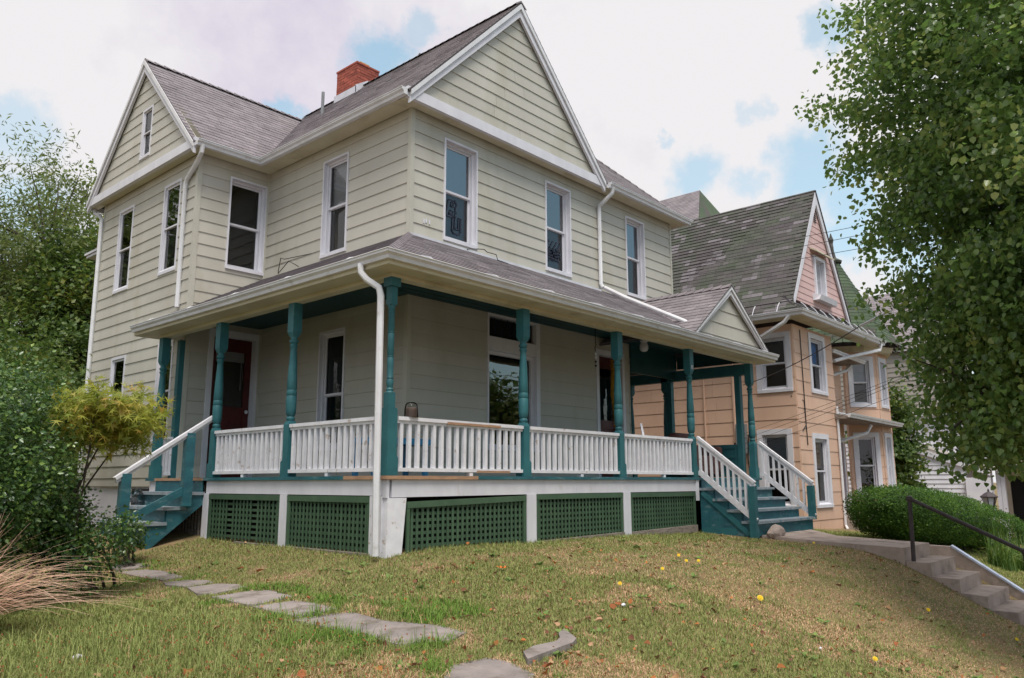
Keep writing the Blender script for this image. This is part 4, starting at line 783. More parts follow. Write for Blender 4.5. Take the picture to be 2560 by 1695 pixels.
MB().prism([(14.25, .18, 6.0), (15.4, .18, 6.0), (15.5, .0, 5.90), (14.25, .0, 5.90)], (0, 0, .04)).build('window_hood', 'soffit', nb)
for k in range(5): MB().box(14.68, 14.84, .168, .180, 6.85+.06*k, 6.875+.06*k).build('vent_slat', 'screen', nb)
for sx in (-1, 1):
    a, f = Vector((14.78, .17, 7.72)), Vector((14.78+sx*1.97, .17, 4.40)); dn = Vector((0, 0, -.26)); MB().prism([a, f, f+dn*.9+Vector((-sx*.0, 0, 0)), a+dn*1.4], (0, -.05, 0)).build('rake_board', 'white', nb)
m = MB(); m.box(12.5, 18.6, -.12, .28, 3.90, 3.96).box(12.5, 12.97, .28, 9, 3.90, 3.96); m.build('soffit', 'soffit', nb)
gutter([(18.6, -.13, 4.02), (12.50, -.13, 4.02), (12.50, 8, 4.02)], [(0, -1, 0), (-1, -1, 0), (-1, 0, 0)], nb, .13, .14)
def straps(p0, p1, o, n):
    m = MB(); a, b = Vector(p0), Vector(p1)
    for i in range(n): p = a+(b-a)*((i+.5)/n); m.tube([p, p+Vector(o)*.10+Vector((0, 0, .16)), p+Vector(o)*.20+Vector((0, 0, .26))], .012, 5)
    m.build('gutter_straps', 'flash', nb, kind='stuff')
straps((12.6, -.2, 4.03), (18.2, -.2, 4.03), (0, 1, 0), 9); straps((12.42, .1, 4.03), (12.42, 2.0, 4.03), (1, 0, 0), 3)
def npipe(pts, r=.05): MB().tube(pts, r, 7).build('downspout', 'gutter', nb, smooth=True)
npipe([(12.44, .12, 3.9), (12.46, .25, 3.76), (12.60, .9, 3.50), (12.9, 1.45, 3.38)]); npipe([(18.3, -.2, 3.9), (18.25, -.15, 3.72), (16.6, .2, 3.36), (15.7, .28, 3.16)])
npipe([(18.1, .65, 3.35), (17.85, .72, 3.15), (16.9, .95, 2.9), (16.72, .99, 2.7), (16.72, .99, 1.95), (16.8, .8, 1.86), (18.0, .45, 1.72)]); npipe([(15.52, .24, 1.9), (15.52, .24, -1.2), (15.3, .1, -1.3)], .035); npipe([(17.6, .05, 1.5), (17.5, .15, 1.28), (16.4, .75, .95), (16.3, 1.0, .9)], .045)
MB().hexa([(15.62, .32, 3.40), (18.1, .32, 3.34), (18.1, 1.0, 3.34), (15.62, 1.0, 3.40), (15.62, .32, 3.44), (18.1, .32, 3.38), (18.1, 1.0, 3.78), (15.62, 1.0, 3.80)]).build('entry_hood', 'weather', nb)
gutter([(18.15, .31, 3.42), (15.62, .31, 3.48)], [(0, -1, 0), (0, -1, 0)], nb, .09, .09)
m = MB(); m.hexa([(15.45, -.05, 1.56), (19.9, -.05, 1.52), (19.9, 1.02, 1.60), (15.45, 1.02, 1.60), (15.45, -.05, 1.62), (19.9, -.05, 1.58), (19.9, 1.02, 1.92), (15.45, 1.02, 1.92)]); m.build('entry_roof', 'weather', nb)
gutter([(19.95, -.06, 1.66), (15.42, -.06, 1.70)], [(0, -1, 0), (0, -1, 0)], nb, .11, .11)
MB().box(15.6, 19.8, -.6, 1.0, -1.5, -.98).build('entry_floor', 'conc', nb)
m = MB(); m.box(15.9, 18.3, -.58, -.55, -.30, -.25).box(15.9, 18.3, -.58, -.55, -.92, -.87)
for k in range(17): m.box(15.95+.145*k, 15.99+.145*k, -.58, -.55, -.9, -.28)
m.build('entry_railing', 'railwhite', nb)
MB().box(16.55, 16.75, .92, 1.03, .0, .28).build('mailbox', 'iron', nb)
m = MB(); m.lathe((16.1, .95, 1.18), [(.03, -.06), (.09, 0), (.08, .03), (.02, .06)], 10).lathe((16.3, .95, 1.18), [(.03, -.06), (.09, 0), (.08, .03), (.02, .06)], 10); m.build('entry_lamp', 'flash', nb)
# turret roof, finial
def cone(par, c, r0, z0, r1, z1, n, mk, name, flare=.0):
    mb = MB(); rows = 26; rv = [(r0+(r1-r0)*(t**(1-flare)), z0+(z1-z0)*t) for t in np.linspace(0, 1, rows+1)]
    for i in range(rows):
        (ra, za), (rb, zb) = rv[i], rv[i+1]; ra2 = ra+.02
        for k in range(n):
            a0, a1 = 2*math.pi*(k+.5)/n, 2*math.pi*(k+1.5)/n; s = max(1, int(6*ra/r0))
            for j in range(s):
                u0, u1 = j/s, (j+1)/s-.01; P = lambda r, z, u: Vector((c[0]+r*((1-u)*math.cos(a0)+u*math.cos(a1)), c[1]+r*((1-u)*math.sin(a0)+u*math.sin(a1)), z))
                mb.add([P(ra2, za, u0), P(ra2, za, u1), P(rb, zb+.01, u1), P(rb, zb+.01, u0), P(ra-.02, za, u0), P(ra-.02, za, u1)], [(0, 1, 2, 3), (4, 5, 1, 0)])
    return mb.build(name, mk, par, kind='stuff')
tr = MB().lathe((*TC, 0), [(1.6, 3.95), (1.6, 4.02), (.75, 5.2), (.05, 7.0)], 8).build('turret_roof', 'deckroof', nb)
cone(tr, TC, 1.95, 4.0, .12, 7.05, 8, 'greenroof', 'shingle_courses', .18)
MB().lathe((*TC, 0), [(.28, 6.92), (.30, 6.98), (.12, 7.10), (.07, 7.35), (.055, 7.6), (.085, 7.72), (.05, 7.82), (.012, 7.95)], 8).build('finial', 'nshingle1', tr)
MB().lathe((*TC, 0), [(1.55, 3.78), (1.62, 3.94)], 8).build('turret_cornice', 'soffit', nb)
# rear cross roof showing above the ridge
m = MB(); ap = Vector((19.4, 6.0, 10.5)); 
roof_plane(nb, 'roof', (15.4, 14.0, 7.2), (0, -1, 0), (1, 0, .85), [(0, 0), (9.5, 0), (9.5, 1.2), (8.0, 5.2), (0, 5.2)], tab=.33, course=.15, mkey='shingle', single=None)
P0, P1, P2 = Vector((15.4, 4.5, 7.2)), Vector((19.37, 6.0, 10.57)), Vector((23.4, 4.5, 7.2))
m = MB().prism([P0, P1, P2], (0, .05, 0)); r2 = m.build('roof', 'greenroof', nb)
# meter box and cables on the side wall
m = MB(); m.box(12.86, 12.98, 1.62, 1.88, .62, 1.36).box(12.86, 12.98, 1.9, 2.05, -.2, .55); m.build('meter_box', 'metal', nb)
m = MB(); 
for i, y in enumerate((1.50, 1.56, 1.9, 1.95)): m.tube([(12.93, y, 1.2-.1*i), (12.93, y+.05*(i % 2), .5), (12.93, y, -.3), (12.93, y, -1.2)], .016, 5)
m.build('conduit', 'wire', nb)
MB().tube([(12.96, 2.78, 3.8), (12.96, 2.78, -1.1)], .025, 6).build('conduit', 'peach', nb); MB().tube([(12.96, 1.93, 3.8), (12.96, 1.93, .9)], .04, 6).build('conduit', 'peach', nb)
MB().tube([(12.97, .42, 2.0), (13.4, .27, 1.9), (13.45, .27, -.2+1.0)], .012, 5).tube([(13.42, .272, 3.7), (13.43, .272, 1.3), (13.2, .272, 1.15)], .012, 5).build('wall_cable', 'wire', nb)
lm = bpy.data.materials.new('lit_bulb'); lm.use_nodes = True; lm.node_tree.nodes['Principled BSDF'].inputs['Emission Color'].default_value = (1, .55, .15, 1); lm.node_tree.nodes['Principled BSDF'].inputs['Emission Strength'].default_value = 2.0
MB().lathe((13.16, .62, 2.97), [(.02, -.06), (.05, -.02), (.05, .03), (.02, .06)], 8).build('lit_bulb', lm, nb)
flush_shingles(); SH.clear(); PENDING.clear()
# ------------------------------------------------------------------ far houses on the right
def lap(par, wall, u0, u1, z0, z1, h, m, name='siding_board', wn='wall', holes=()): return siding(par, wall, [(u0, z0), (u1, z0), (u1, z1), (u0, z1)], list(holes), z0, h, name, m, back=m, wname=wn, dmax=.03, dmin=.006, joint=0)
fw = thing('house', (31, 3, -1.7), 'white and grey sided house beyond the green shrub, mostly behind the street tree', 'house')
w1 = Wall((29, 0, 0), (0, 1, 0), (-1, 0, 0)); lap(fw, w1, -.6, 9, -2.2, 2.55, .17, 'farwhite')
w2 = Wall((28.9, 0, 0), (0, 1, 0), (-1, 0, 0)); lap(fw, w2, -.3, 9.2, 2.6, 5.2, .2, 'fargrey')
roof_plane(fw, 'roof', (28.7, -.5, 5.2), (0, 1, 0), (1, 0, .9), [(0, 0), (10, 0), (10, 5), (0, 5)], tab=.4, course=.2, mkey='shingle', single=None)
MB().prism([(28.9, -.3, 5.2), (32, -.3, 8.0), (35, -.3, 5.2)], (0, .1, 0)).build('gable_wall', 'fargrey', fw)
MB().box(28.7, 28.95, -.6, 9.2, 2.52, 2.64).build('trim', 'farwhite', fw)
m = MB(); m.prism([(27.2, 2.3, 1.62), (27.2, -.9, .42), (27.2, -.9, .30), (27.2, 2.3, 1.50)], (1.8, 0, 0)); m.build('porch_roof', 'fargrey', fw)
MB().prism([(27.15, 2.3, 1.50), (27.15, -.9, .30), (27.15, -.9, .12), (27.15, 2.3, 1.30)], (.06, 0, 0)).build('rake_board', 'farwhite', fw)
lap(fw, Wall((27.25, 0, 0), (0, 1, 0), (-1, 0, 0)), -.1, 2.3, -2.2, .9, .17, 'farwhite')
MB().box(27.1, 27.2, -.9, -.1, -1.1, .05).build('porch_post', 'farwhite', fw)
flush_shingles(); SH.clear(); PENDING.clear()
fb = thing('house', (33, -3, -3), 'beige house with white framed porch windows far right beyond the hedge', 'house')
w3 = Wall((30, 0, 0), (0, 1, 0), (-1, 0, 0)); hb = [(-2.6, -1.75, -1.5, .3), (-3.6, -2.75, -1.5, .3), (-1.55, -1.0, -2.6, .1)]
lap(fb, w3, -7.5, -.75, -3.4, 4.2, .2, 'farbeige', holes=hb)
for h in hb[:2]: window(fb, w3, *h, look=('dark', 'dark'), cas=.12, sill=.12, rec=.06)
g = MB(); w3.box(g, *hb[2][:2], -.1, -.06, *hb[2][2:]); g.build('door', 'dark', fb)
for y in (-1.7, -.9, -.75, -3.9, -5.2): MB().box(29.2, 29.35, y-.07, y+.07, -3.2, .5).build('porch_post', 'farwhite' if y > -1.2 else 'farbeige', fb)
MB().box(28.9, 30, -6, -.7, .5, .62).build('porch_roof', 'farwhite', fb); MB().prism([(29.7, -.6, 4.2), (29.7, -4.2, 7.4), (29.7, -7.8, 4.2)], (6, 0, 0)).build('roof', 'deckroof', fb)
# lantern on its post
lp = at_l = (21.2, -1.98); zl = gz(*lp); la = thing('lantern', (lp[0], lp[1], zl), 'black carriage lantern on a post beyond the hedge', 'lantern')
MB().tube([(lp[0], lp[1], zl), (lp[0], lp[1], -.93)], .045, 8).build('post', 'iron', la)
m = MB(); m.lathe((lp[0], lp[1], -.66), [(.06, -.27), (.10, -.25), (.10, -.23)], 6).lathe((lp[0], lp[1], -.66), [(.24, .10), (.25, .13), (.10, .24), (.03, .27), (.03, .32), (.012, .36)], 6)
for k in range(6): a = math.pi*k/3; m.beam((lp[0]+.10*math.cos(a), lp[1]+.10*math.sin(a), -.90), (lp[0]+.2*math.cos(a), lp[1]+.2*math.sin(a), -.56), .022, .022)
m.build('frame', 'iron', la)
MB().lathe((lp[0], lp[1], -.66), [(.09, -.22), (.18, .10)], 6).build('lamp_glass', 'blind', la)
# ------------------------------------------------------------------ walk, steps, hand rail, coping wall
wk = thing('walkway', (8.3, -2.2, -1.1), 'concrete walk from the porch steps to the landing', 'path', kind='structure'); wk['kind'] = 'structure'
YW = [-1.05, -1.9, -2.7, -3.44]; ZW = [-1.0, -1.06, -1.09, -1.115]
for i in range(3):
    a, b = YW[i]-.004, YW[i+1]+.004; x0 = 7.62 if i else 7.5; x1 = 9.04 if i else 9.8
    MB().hexa([(7.62, b, -1.6), (9.04, b, -1.6), (x1, a, -1.6), (x0, a, -1.6), (7.62, b, ZW[i+1]), (9.04, b, ZW[i+1]), (x1, a, ZW[i]), (x0, a, ZW[i])]).build('slab', 'conc', wk)
cs = thing('concrete_steps', (8.3, -4.5, -2.0), 'worn concrete steps cut into the lawn bank below the walk', 'steps')
for k in range(6):
    yb = -3.45-.362*k; zt = -1.115-.207*(k+1); j = lambda: random.uniform(-.012, .012)
    MB().hexa([(7.63, yb-.375, zt-.5), (9.02, yb-.375, zt-.5), (9.02, yb, zt-.5), (7.63, yb, zt-.5), (7.63, yb-.362+j(), zt-.012+j()), (9.02, yb-.362+j(), zt+j()), (9.02, yb, zt), (7.63, yb, zt)]).build('step', 'conc', cs)
hr = thing('handrail', (7.75, -3.55, -1.33), 'dark rusty pipe handrail beside the concrete steps', 'handrail')
p0, p1 = Vector((7.74, -3.55, -.355)), Vector((7.74, -5.05, -1.095))
MB().tube([(7.74, -3.53, -1.36), p0], .033, 10).build('post', 'iron', hr, smooth=True); MB().tube([p0, p1+(p1-p0)*.12], .030, 10).build('rail', 'iron', hr, smooth=True)
MB().tube([p1, (7.74, -5.05, -2.25)], .033, 10).build('post', 'iron', hr, smooth=True); 
for p in (p0, p1): MB().lathe(p, [(.02, -.05), (.046, -.03), (.05, 0), (.046, .03), (.02, .05)], 10).build('elbow', 'iron', hr, smooth=True)
cw = thing('low_wall', (9.8, -4, -1.6), 'pale blue painted sloping coping beside the concrete steps', 'wall')
m = MB(); pts = [(9.75, -3.15, -1.20), (9.85, -3.58, -1.215), (9.9, -4.62, -1.93), (9.95, -6.0, -2.72)]
for a, b in zip(pts, pts[1:]): m.hexa([(a[0]-.07, a[1], a[2]-.5), (a[0]+.07, a[1], a[2]-.5), (b[0]+.07, b[1], b[2]-.5), (b[0]-.07, b[1], b[2]-.5), (a[0]-.07, a[1], a[2]), (a[0]+.07, a[1], a[2]), (b[0]+.07, b[1], b[2]), (b[0]-.07, b[1], b[2])])
m.build('wall_body', 'conc', cw)
m = MB()
for a, b in zip(pts[1:], pts[2:]): m.beam(Vector(a)+Vector((0, 0, .012)), Vector(b)+Vector((0, 0, .012)), .16, .03)
m.build('coping', 'bluewhite', cw)
# flagstone path
fp = thing('garden_path', (-1.6, 0, -1.2), 'row of flat bluestones sunk in the grass from the left steps', 'path', kind='structure')
def flag(pix, th=.06):
    P = [on_ground(*p) for p in pix]; n = len(P); c = sum(P, Vector())/n; mb = MB()
    top = [Vector((p.x, p.y, gz(p.x, p.y)+.014)) for p in P]; zc = sum(p.z for p in top)/n
    mb.prism([Vector((p.x, p.y, p.z*.7+zc*.3-th)) for p in top], (0, 0, th)).build('flagstone', 'stone', fp); STONES.append([(p.x, p.y) for p in P])
STONES = []
kf = lambda x, y: (x*.5912, 1300+y*.5912)                # crop of the photograph used to read the outlines
for pl in ([(470, 205), (520, 188), (590, 186), (640, 192), (580, 212), (490, 218)], [(500, 226), (610, 212), (690, 218), (775, 243), (690, 262), (590, 246)], [(690, 270), (800, 257), (880, 258), (905, 268), (790, 290), (700, 283)],
           [(790, 295), (920, 274), (1010, 275), (1045, 285), (900, 322), (830, 320)], [(895, 335), (1060, 303), (1150, 298), (1240, 328), (1080, 368), (1040, 368)], [(1065, 376), (1250, 344), (1330, 358), (1425, 378), (1260, 425), (1160, 400)],
           [(1235, 432), (1440, 395), (1500, 395), (1620, 432), (1860, 452), (1975, 485), (1900, 520), (1680, 540), (1570, 510)], [(1880, 668), (1910, 625), (2060, 590), (2150, 605), (2260, 668), (2230, 740), (1860, 760)]):
    flag([kf(*p) for p in pl])
# ------------------------------------------------------------------ things on the porch and lawn
t = thing('table', (.9, 1.0, 0), 'blue side table standing on the porch behind the white railing', 'table')
MB().box(.36, 1.36, .72, 1.25, .42, .50).build('table_top', mat('bright_blue_paint', (.035, .22, .42), rough=.4), t)
for x in (.41, 1.28):
    for y in (.77, 1.17): MB().box(x-.03, x+.03, y-.03, y+.03, 0, .42).build('leg', mat('bright_blue_leg', (.03, .18, .36), rough=.4), t)
ac = thing('armchair', (9.0, 1.1, 0), 'worn pinkish brown armchair at the far end of the porch', 'armchair')
cm = mat('brown_upholstery', (.16, .075, .068), (.11, .05, .046), 6, .8); ax, ay = 9.15, .98
def cushion(x0, x1, y0, y1, z0, z1, nm, r=.07):
    m = MB(); m.hexa([(x0, y0, z0), (x1, y0, z0), (x1, y1, z0), (x0, y1, z0), (x0, y0, z1), (x1, y0, z1), (x1, y1, z1), (x0, y1, z1)]); o = m.build(nm, cm, ac)
    b = o.modifiers.new('round', 'BEVEL'); b.width = r; b.segments = 4; o.data.polygons.foreach_set('use_smooth', [True]*len(o.data.polygons)); return o
cushion(ax-.42, ax+.42, ay-.3, ay+.35, .2, .46, 'seat'); cushion(ax-.40, ax+.40, ay+.2, ay+.48, .3, .95, 'backrest', .1); cushion(ax-.55, ax-.36, ay-.35, ay+.4, .12, .66, 'arm'); cushion(ax+.36, ax+.55, ay-.35, ay+.4, .12, .66, 'arm'); cushion(ax-.5, ax+.5, ay-.3, ay+.42, .06, .24, 'base', .03)
gl = thing('garland', (7.2, 1.72, 2.35), 'yellow tinsel garland hanging at the front door', 'garland')
ym = mat('yellow_tinsel', (.55, .30, .015), (.38, .2, .01), 20, .6); V = []; F = []
for i in range(1500):
    tt = random.random(); z = 2.36-1.34*tt; cx = 7.15+.09*tt+.02*math.sin(9*tt); a = random.uniform(0, 6.28); b = len(V); L = random.uniform(.03, .055); c = Vector((cx, 1.70, z)); d = Vector((math.cos(a), math.sin(a), random.uniform(-.6, .4)))*L
    V += [c, c+d+Vector((.006, 0, .006)), c+d-Vector((.006, 0, .006))]; F.append((b, b+1, b+2))
np_obj('strands', np.array([tuple(v) for v in V]), np.array(F), ym, gl); MB().tube([(7.15+.09*t2+.02*math.sin(9*t2), 1.70, 2.36-1.34*t2) for t2 in np.linspace(0, 1, 14)], .012, 5).build('cord', ym, gl)
wc = thing('wind_chime', (4.93, .5, 2.8), 'small black wind chime hanging from the porch ceiling by the big window', 'wind chime')
MB().tube([(4.93, .5, 2.80), (4.93, .5, 2.30), (4.95, .5, 2.26), (4.91, .5, 2.2), (4.93, .5, 2.14)], .008, 5).build('cord', 'wire', wc)
for k in range(4): MB().lathe((4.93, .5, 2.10-.07*k), [(.008, -.02), (.022, 0), (.008, .02)], 8).build('bead', 'white' if k < 2 else 'wire', wc)
jr = thing('jar', (.33, -.02, .70), 'clear plastic jar upturned on the rail near the corner post', 'jar')
gm = glass_mat('clear_plastic', .012, (.80, .78, .77), 1)
MB().lathe((.33, -.02, .70), [(.088, 0), (.085, .10), (.075, .16), (.05, .185), (.0, .19)], 16).build('jar_wall', gm, jr, smooth=True)
MB().lathe((.33, -.02, .70), [(.07, .005), (.068, .115), (.06, .12)], 14).build('contents', mat('brown_paper', (.24, .17, .14), rough=.9), jr)
sk = thing('stick', (5.9, .06, .68), 'pale wooden stick leaning up over the porch rail', 'stick'); MB().beam((5.62, .02, .66), (5.98, .30, .93), .035, .035).build('stick_shaft', 'white', sk)
fcp = MB().lathe((0, 0, 0), [(.0, 0)], 3) if False else None
rk = thing('rock', (7.62, -1.28, -1.0), 'grey rock lying at the foot of the porch steps', 'rock')
def blob(name, par, m, c, sz, seed, n=10, rot=0):
    r = random.Random(seed); import bmesh; bm = bmesh.new(); bmesh.ops.create_icosphere(bm, subdivisions=2, radius=1)
    ax_ = [Vector((r.uniform(-1, 1), r.uniform(-1, 1), r.uniform(-1, 1))).normalized() for _ in range(n)]; lim = [r.uniform(.62, .95) for _ in range(n)]
    for v in bm.verts:
        for a, l in zip(ax_, lim):
            k = v.co.dot(a)
            if k > l: v.co -= a*(k-l)
        v.co = Matrix.Rotation(rot, 3, 'Z') @ Vector((v.co.x*sz[0], v.co.y*sz[1], v.co.z*sz[2])) + Vector(c)
    me = bpy.data.meshes.new(name); bm.to_mesh(me); bm.free(); me.materials.append(K[m] if isinstance(m, str) else m); o = bpy.data.objects.new(name, me); COL.objects.link(o); setparent(o, par); return o
blob('stone_body', rk, 'conc', (7.72, -1.30, -.97), (.25, .16, .15), 5)
cp = thing('concrete_fragment', on_ground(1370, 1630), 'broken L shaped piece of concrete on the lawn by the path', 'rubble')
kl = lambda x, y: on_ground(1250+x*.5532, 1250+y*.5532)
P = [kl(*p) for p in ((105, 715), (125, 755), (250, 705), (330, 680), (346, 655), (290, 600), (265, 622), (272, 650), (255, 665), (150, 690))]
P = [Vector((p.x, p.y, gz(p.x, p.y)+.042)) for p in P]; zc = sum(p.z for p in P)/len(P); MB().prism([Vector((p.x, p.y, .5*p.z+.5*zc-.085)) for p in P], (0, 0, .085)).build('fragment_body', 'stone', cp)
pb = thing('plastic_bag', (-.45, 5.75, -.30), 'crumpled clear plastic bag on the left porch steps', 'bag')
blob('bag_film', pb, glass_mat('bag_film', .12, (.9, .9, .92), 1), (-.42, 5.70, -.30), (.17, .13, .14), 9, 16)
for i, (x, y, s, lb) in enumerate(((1559, 1521, .03, 'crumpled foil scrap in the middle of the lawn'), (194, 1655, .045, 'crumpled white wrapper in the rough grass bottom left'), (2052, 1629, .02, 'small white scrap low on the lawn bank'), (2000, 1470, .0, ''))):
    if not s: continue
    p = on_ground(x, y); l = thing('litter', p, lb, 'litter'); blob('scrap', l, 'white', p+Vector((0, 0, .03)), (s, s*.6, s*.6), 20+i, 14)
# big orange maple leaf and dandelions
def maple_leaf(par, name, m, p, size, rot=0, nrm=(0, 0, 1)):
    pts = []; 
    for k, (a, r) in enumerate(((-90, .25), (-60, .55), (-35, .45), (-10, .85), (15, .5), (40, .9), (65, .5), (90, 1.05), (115, .5), (140, .9), (165, .5), (190, .85), (215, .45), (240, .55))): pts.append((r*math.cos(math.radians(a))*size, r*math.sin(math.radians(a))*size))
    mb = MB(); R = Matrix.Rotation(rot, 3, 'Z'); vs = [Vector((0, 0, .0))]+[Vector((x, y, .25*math.hypot(x, y)*(1 if i % 2 else .3))) for i, (x, y) in enumerate(pts)]
    mb.add([p+R @ v for v in vs], [(0, i+1, (i+1) % len(pts)+1) for i in range(len(pts))]); return mb.build(name, m, par)
p = on_ground(1258, 1432); ol = thing('fallen_leaf', p, 'large bright orange maple leaf lying on the lawn', 'leaf'); om = mat('orange_leaf', (.62, .17, .02), (.5, .12, .02), 30, .6); maple_leaf(ol, 'blade', om, p+Vector((0, 0, .05)), .085, .5)
p = on_ground(2148+5, 1560); 
dm = mat('dandelion_yellow', (.78, .56, .01), (.7, .45, .01), 40, .6)
def dand(x, y, lb, s=.03, grp=None):
    p = on_ground(x, y); d = thing('dandelion', p, lb, 'flower', grp); m = MB()
    h = Vector((p.x, p.y, p.z+.06)); tilt = Matrix.Rotation(.95, 3, Vector((.67, -.74, 0)).normalized())
    s *= .62
    for ring, (n, r, z) in enumerate(((14, 1, 0), (11, .75, .25), (7, .45, .4))):
        for k in range(n):
            a = 2*math.pi*(k+.5*ring)/n; e = Vector((math.cos(a)*r, math.sin(a)*r, z)); t = Vector((-math.sin(a), math.cos(a), 0))*.16; m.add([h+tilt @ (Vector((0, 0, .1))*s), h+tilt @ ((e+t)*s), h+tilt @ ((e-t)*s)], [(0, 1, 2)])
    m.build('petals', dm, d); MB().tube([p-Vector((0, 0, .02)), h], .003, 4).build('stem', K['green'], d)
kl2 = lambda x, y: (1250+x*.5532, 1250+y*.5532)
dand(*kl2(1178, 470), 'large yellow dandelion flower in the middle of the lawn bank', .05); dand(*kl2(1938, 518), 'single yellow dandelion flower on the right of the lawn bank', .04)
for (x, y, wd) in ((808, 272, 'farthest'), (843, 297, 'middle'), (898, 297, 'rightmost'), (735, 335, 'nearest')): dand(*kl2(x, y), wd+' small dandelion of the loose group below the porch steps', .032, 'dandelions clustered below the porch steps')
dand(*kl2(543, 405), 'pale yellow dandelion alone below the front lattice', .032); dand(*kl2(1698, 750), 'yellow dandelion at the bottom edge of the lawn', .035); dand(*kl2(2338, 652), 'yellow dandelion near the lowest concrete step', .035); dand(*kl2(1420, 210), 'yellow dandelion near the top of the concrete walk', .03)
# ------------------------------------------------------------------ overhead cables
def cable(pts, label, r=.010, sag=.15, grp=None):
    a, b = Vector(pts[0]), Vector(pts[1]); L = [a+(b-a)*t-Vector((0, 0, sag*4*t*(1-t))) for t in np.linspace(0, 1, 15)]; o = MB().tube(L, r, 5).build('cable', 'wire'); tag(o, label, 'cable', grp); return o
def far(px, py, y): d = ray(px, py); return CAM+d*((y-CAM.y)/d.y)
cr = lambda x, y: (1650+x*.21048, 470+y*.21048)
def thru(p, q, d0, d1):
    a = CAM+ray(*p)*d0; b = CAM+ray(*q)*d1; return a-(b-a)*.0, b+(b-a)*.7
for (a, b) in (((140, 855), (2138, 460)), ((140, 960), (2138, 570)), ((140, 1070), (2138, 725))): cable(thru(cr(*a), cr(*b), 17.5, 12.5), {855: 'highest', 960: 'middle', 1070: 'lowest'}[a[1]]+' of three thin black cables crossing the mossy roof', .0045, .05, 'cables crossing the neighbour roof')
c6 = lambda x, y: (1500+x*.31888, 900+y*.31888)
ends = [((2365, 875), .0), ((2330, 895), .1), ((2300, 915), .2), ((2340, 930), .3)]
for i, ((x, y), s) in enumerate(ends):
    a = Vector((12.85, 1.7-.03*i, 1.10-.12*i)); b = CAM+ray(x, y)*13.0; cable((a, b+(b-a)*.8), ('highest', 'second highest', 'third', 'lowest')[i]+' of the four black service cables leaving the peach wall', .0042, .12, 'service cables from the peach wall')
a = Vector((12.85, 1.6, 2.35)); b = CAM+ray(2150, 815)*13.6; cable((a, b), 'thick twisted service drop in front of the peach windows', .010, .10)
MB().tube([b, b+(b-a).normalized()*.9], .02, 6).build('cable_clamp', 'flash', None); bpy.data.objects['cable_clamp'].parent = bpy.data.objects.get('cable.007'); 
for i, z in enumerate((4.6, 5.0, 5.5)): cable(((-40, -9.2, z+2), (70, -9.2, z-3)), ('lowest', 'middle', 'highest')[i]+' of three overhead lines along the road', .014, .5, 'overhead lines along the road')
# ------------------------------------------------------------------ vegetation
K['leaf_linden'] = leaf_mat('linden_leaf', (.060, .120, .034), (.145, .235, .058), (.38, .41, .13), .32, .48, 1.1, .65)
K['leaf_maple'] = leaf_mat('maple_leaf', (.040, .085, .018), (.10, .155, .028), (.24, .22, .04), .5, .3, .6)
K['leaf_willow'] = leaf_mat('willow_leaf', (.07, .105, .028), (.14, .18, .048), (.24, .26, .08), .5, .4, .5)
K['leaf_holly'] = leaf_mat('holly_leaf', (.022, .056, .02), (.075, .15, .034), (.27, .38, .075), .32, .25, 7.0, .55)
K['leaf_japan'] = leaf_mat('japanese_maple_leaf', (.17, .22, .03), (.34, .35, .06), (.48, .26, .07), .5, .45, 4.0)
K['leaf_hedge'] = leaf_mat('hedge_leaf', (.024, .060, .012), (.060, .130, .018), (.14, .24, .03), .6, .3, 2.5, .2)
K['blade_iris'] = leaf_mat('strap_leaf', (.05, .11, .02), (.10, .18, .03), (.22, .24, .05), .5, .3, 3.0)
K['straw'] = leaf_mat('dry_grass', (.46, .27, .19), (.62, .41, .30), (.74, .54, .42), .7, .25, 5.0)
def unit(v): return v/np.maximum(np.linalg.norm(v, axis=-1, keepdims=True), 1e-9)
def frames(nrm, rng, droop=None):
    """leaf axes: y = tip direction, z = normal"""
    n = unit(nrm); t = rng.normal(size=n.shape) if droop is None else droop + rng.normal(size=n.shape)*.45
    t = unit(t-(t*n).sum(1, keepdims=True)*n); return np.cross(t, n), t, n
SHAPES = {  # outline points (x, y, z) of half-folded leaves, unit length; faces
 'oval': (np.array([(0, 0, 0), (-.36, .38, .10), (0, 1, -.06), (.36, .38, .10)]), np.array([(0, 3, 2), (0, 2, 1)])),
 'heart': (np.array([(0, 0, 0), (-.42, .16, .10), (-.34, .60, .06), (0, 1, -.10), (.34, .60, .06), (.42, .16, .10)]), np.array([(0, 5, 4), (0, 4, 3), (0, 3, 2), (0, 2, 1)])),
 'slim': (np.array([(0, 0, 0), (-.13, .45, .03), (0, 1, -.05), (.13, .45, .03)]), np.array([(0, 3, 2), (0, 2, 1)])),
 'palm': (np.array([(0, .14, 0), (-.66, .06, -.06), (-.11, .20, 0), (-.56, .66, -.08), (-.05, .30, 0), (0, 1.08, -.10), (.05, .30, 0), (.56, .66, -.08), (.11, .20, 0), (.66, .06, -.06), (0, 0, 0)]),
          np.array([(10, 0, 1), (0, 2, 1), (0, 4, 3), (2, 0, 3), (0, 6, 5), (4, 0, 5), (0, 8, 7), (6, 0, 7), (0, 9, 8), (10, 9, 0)]))}
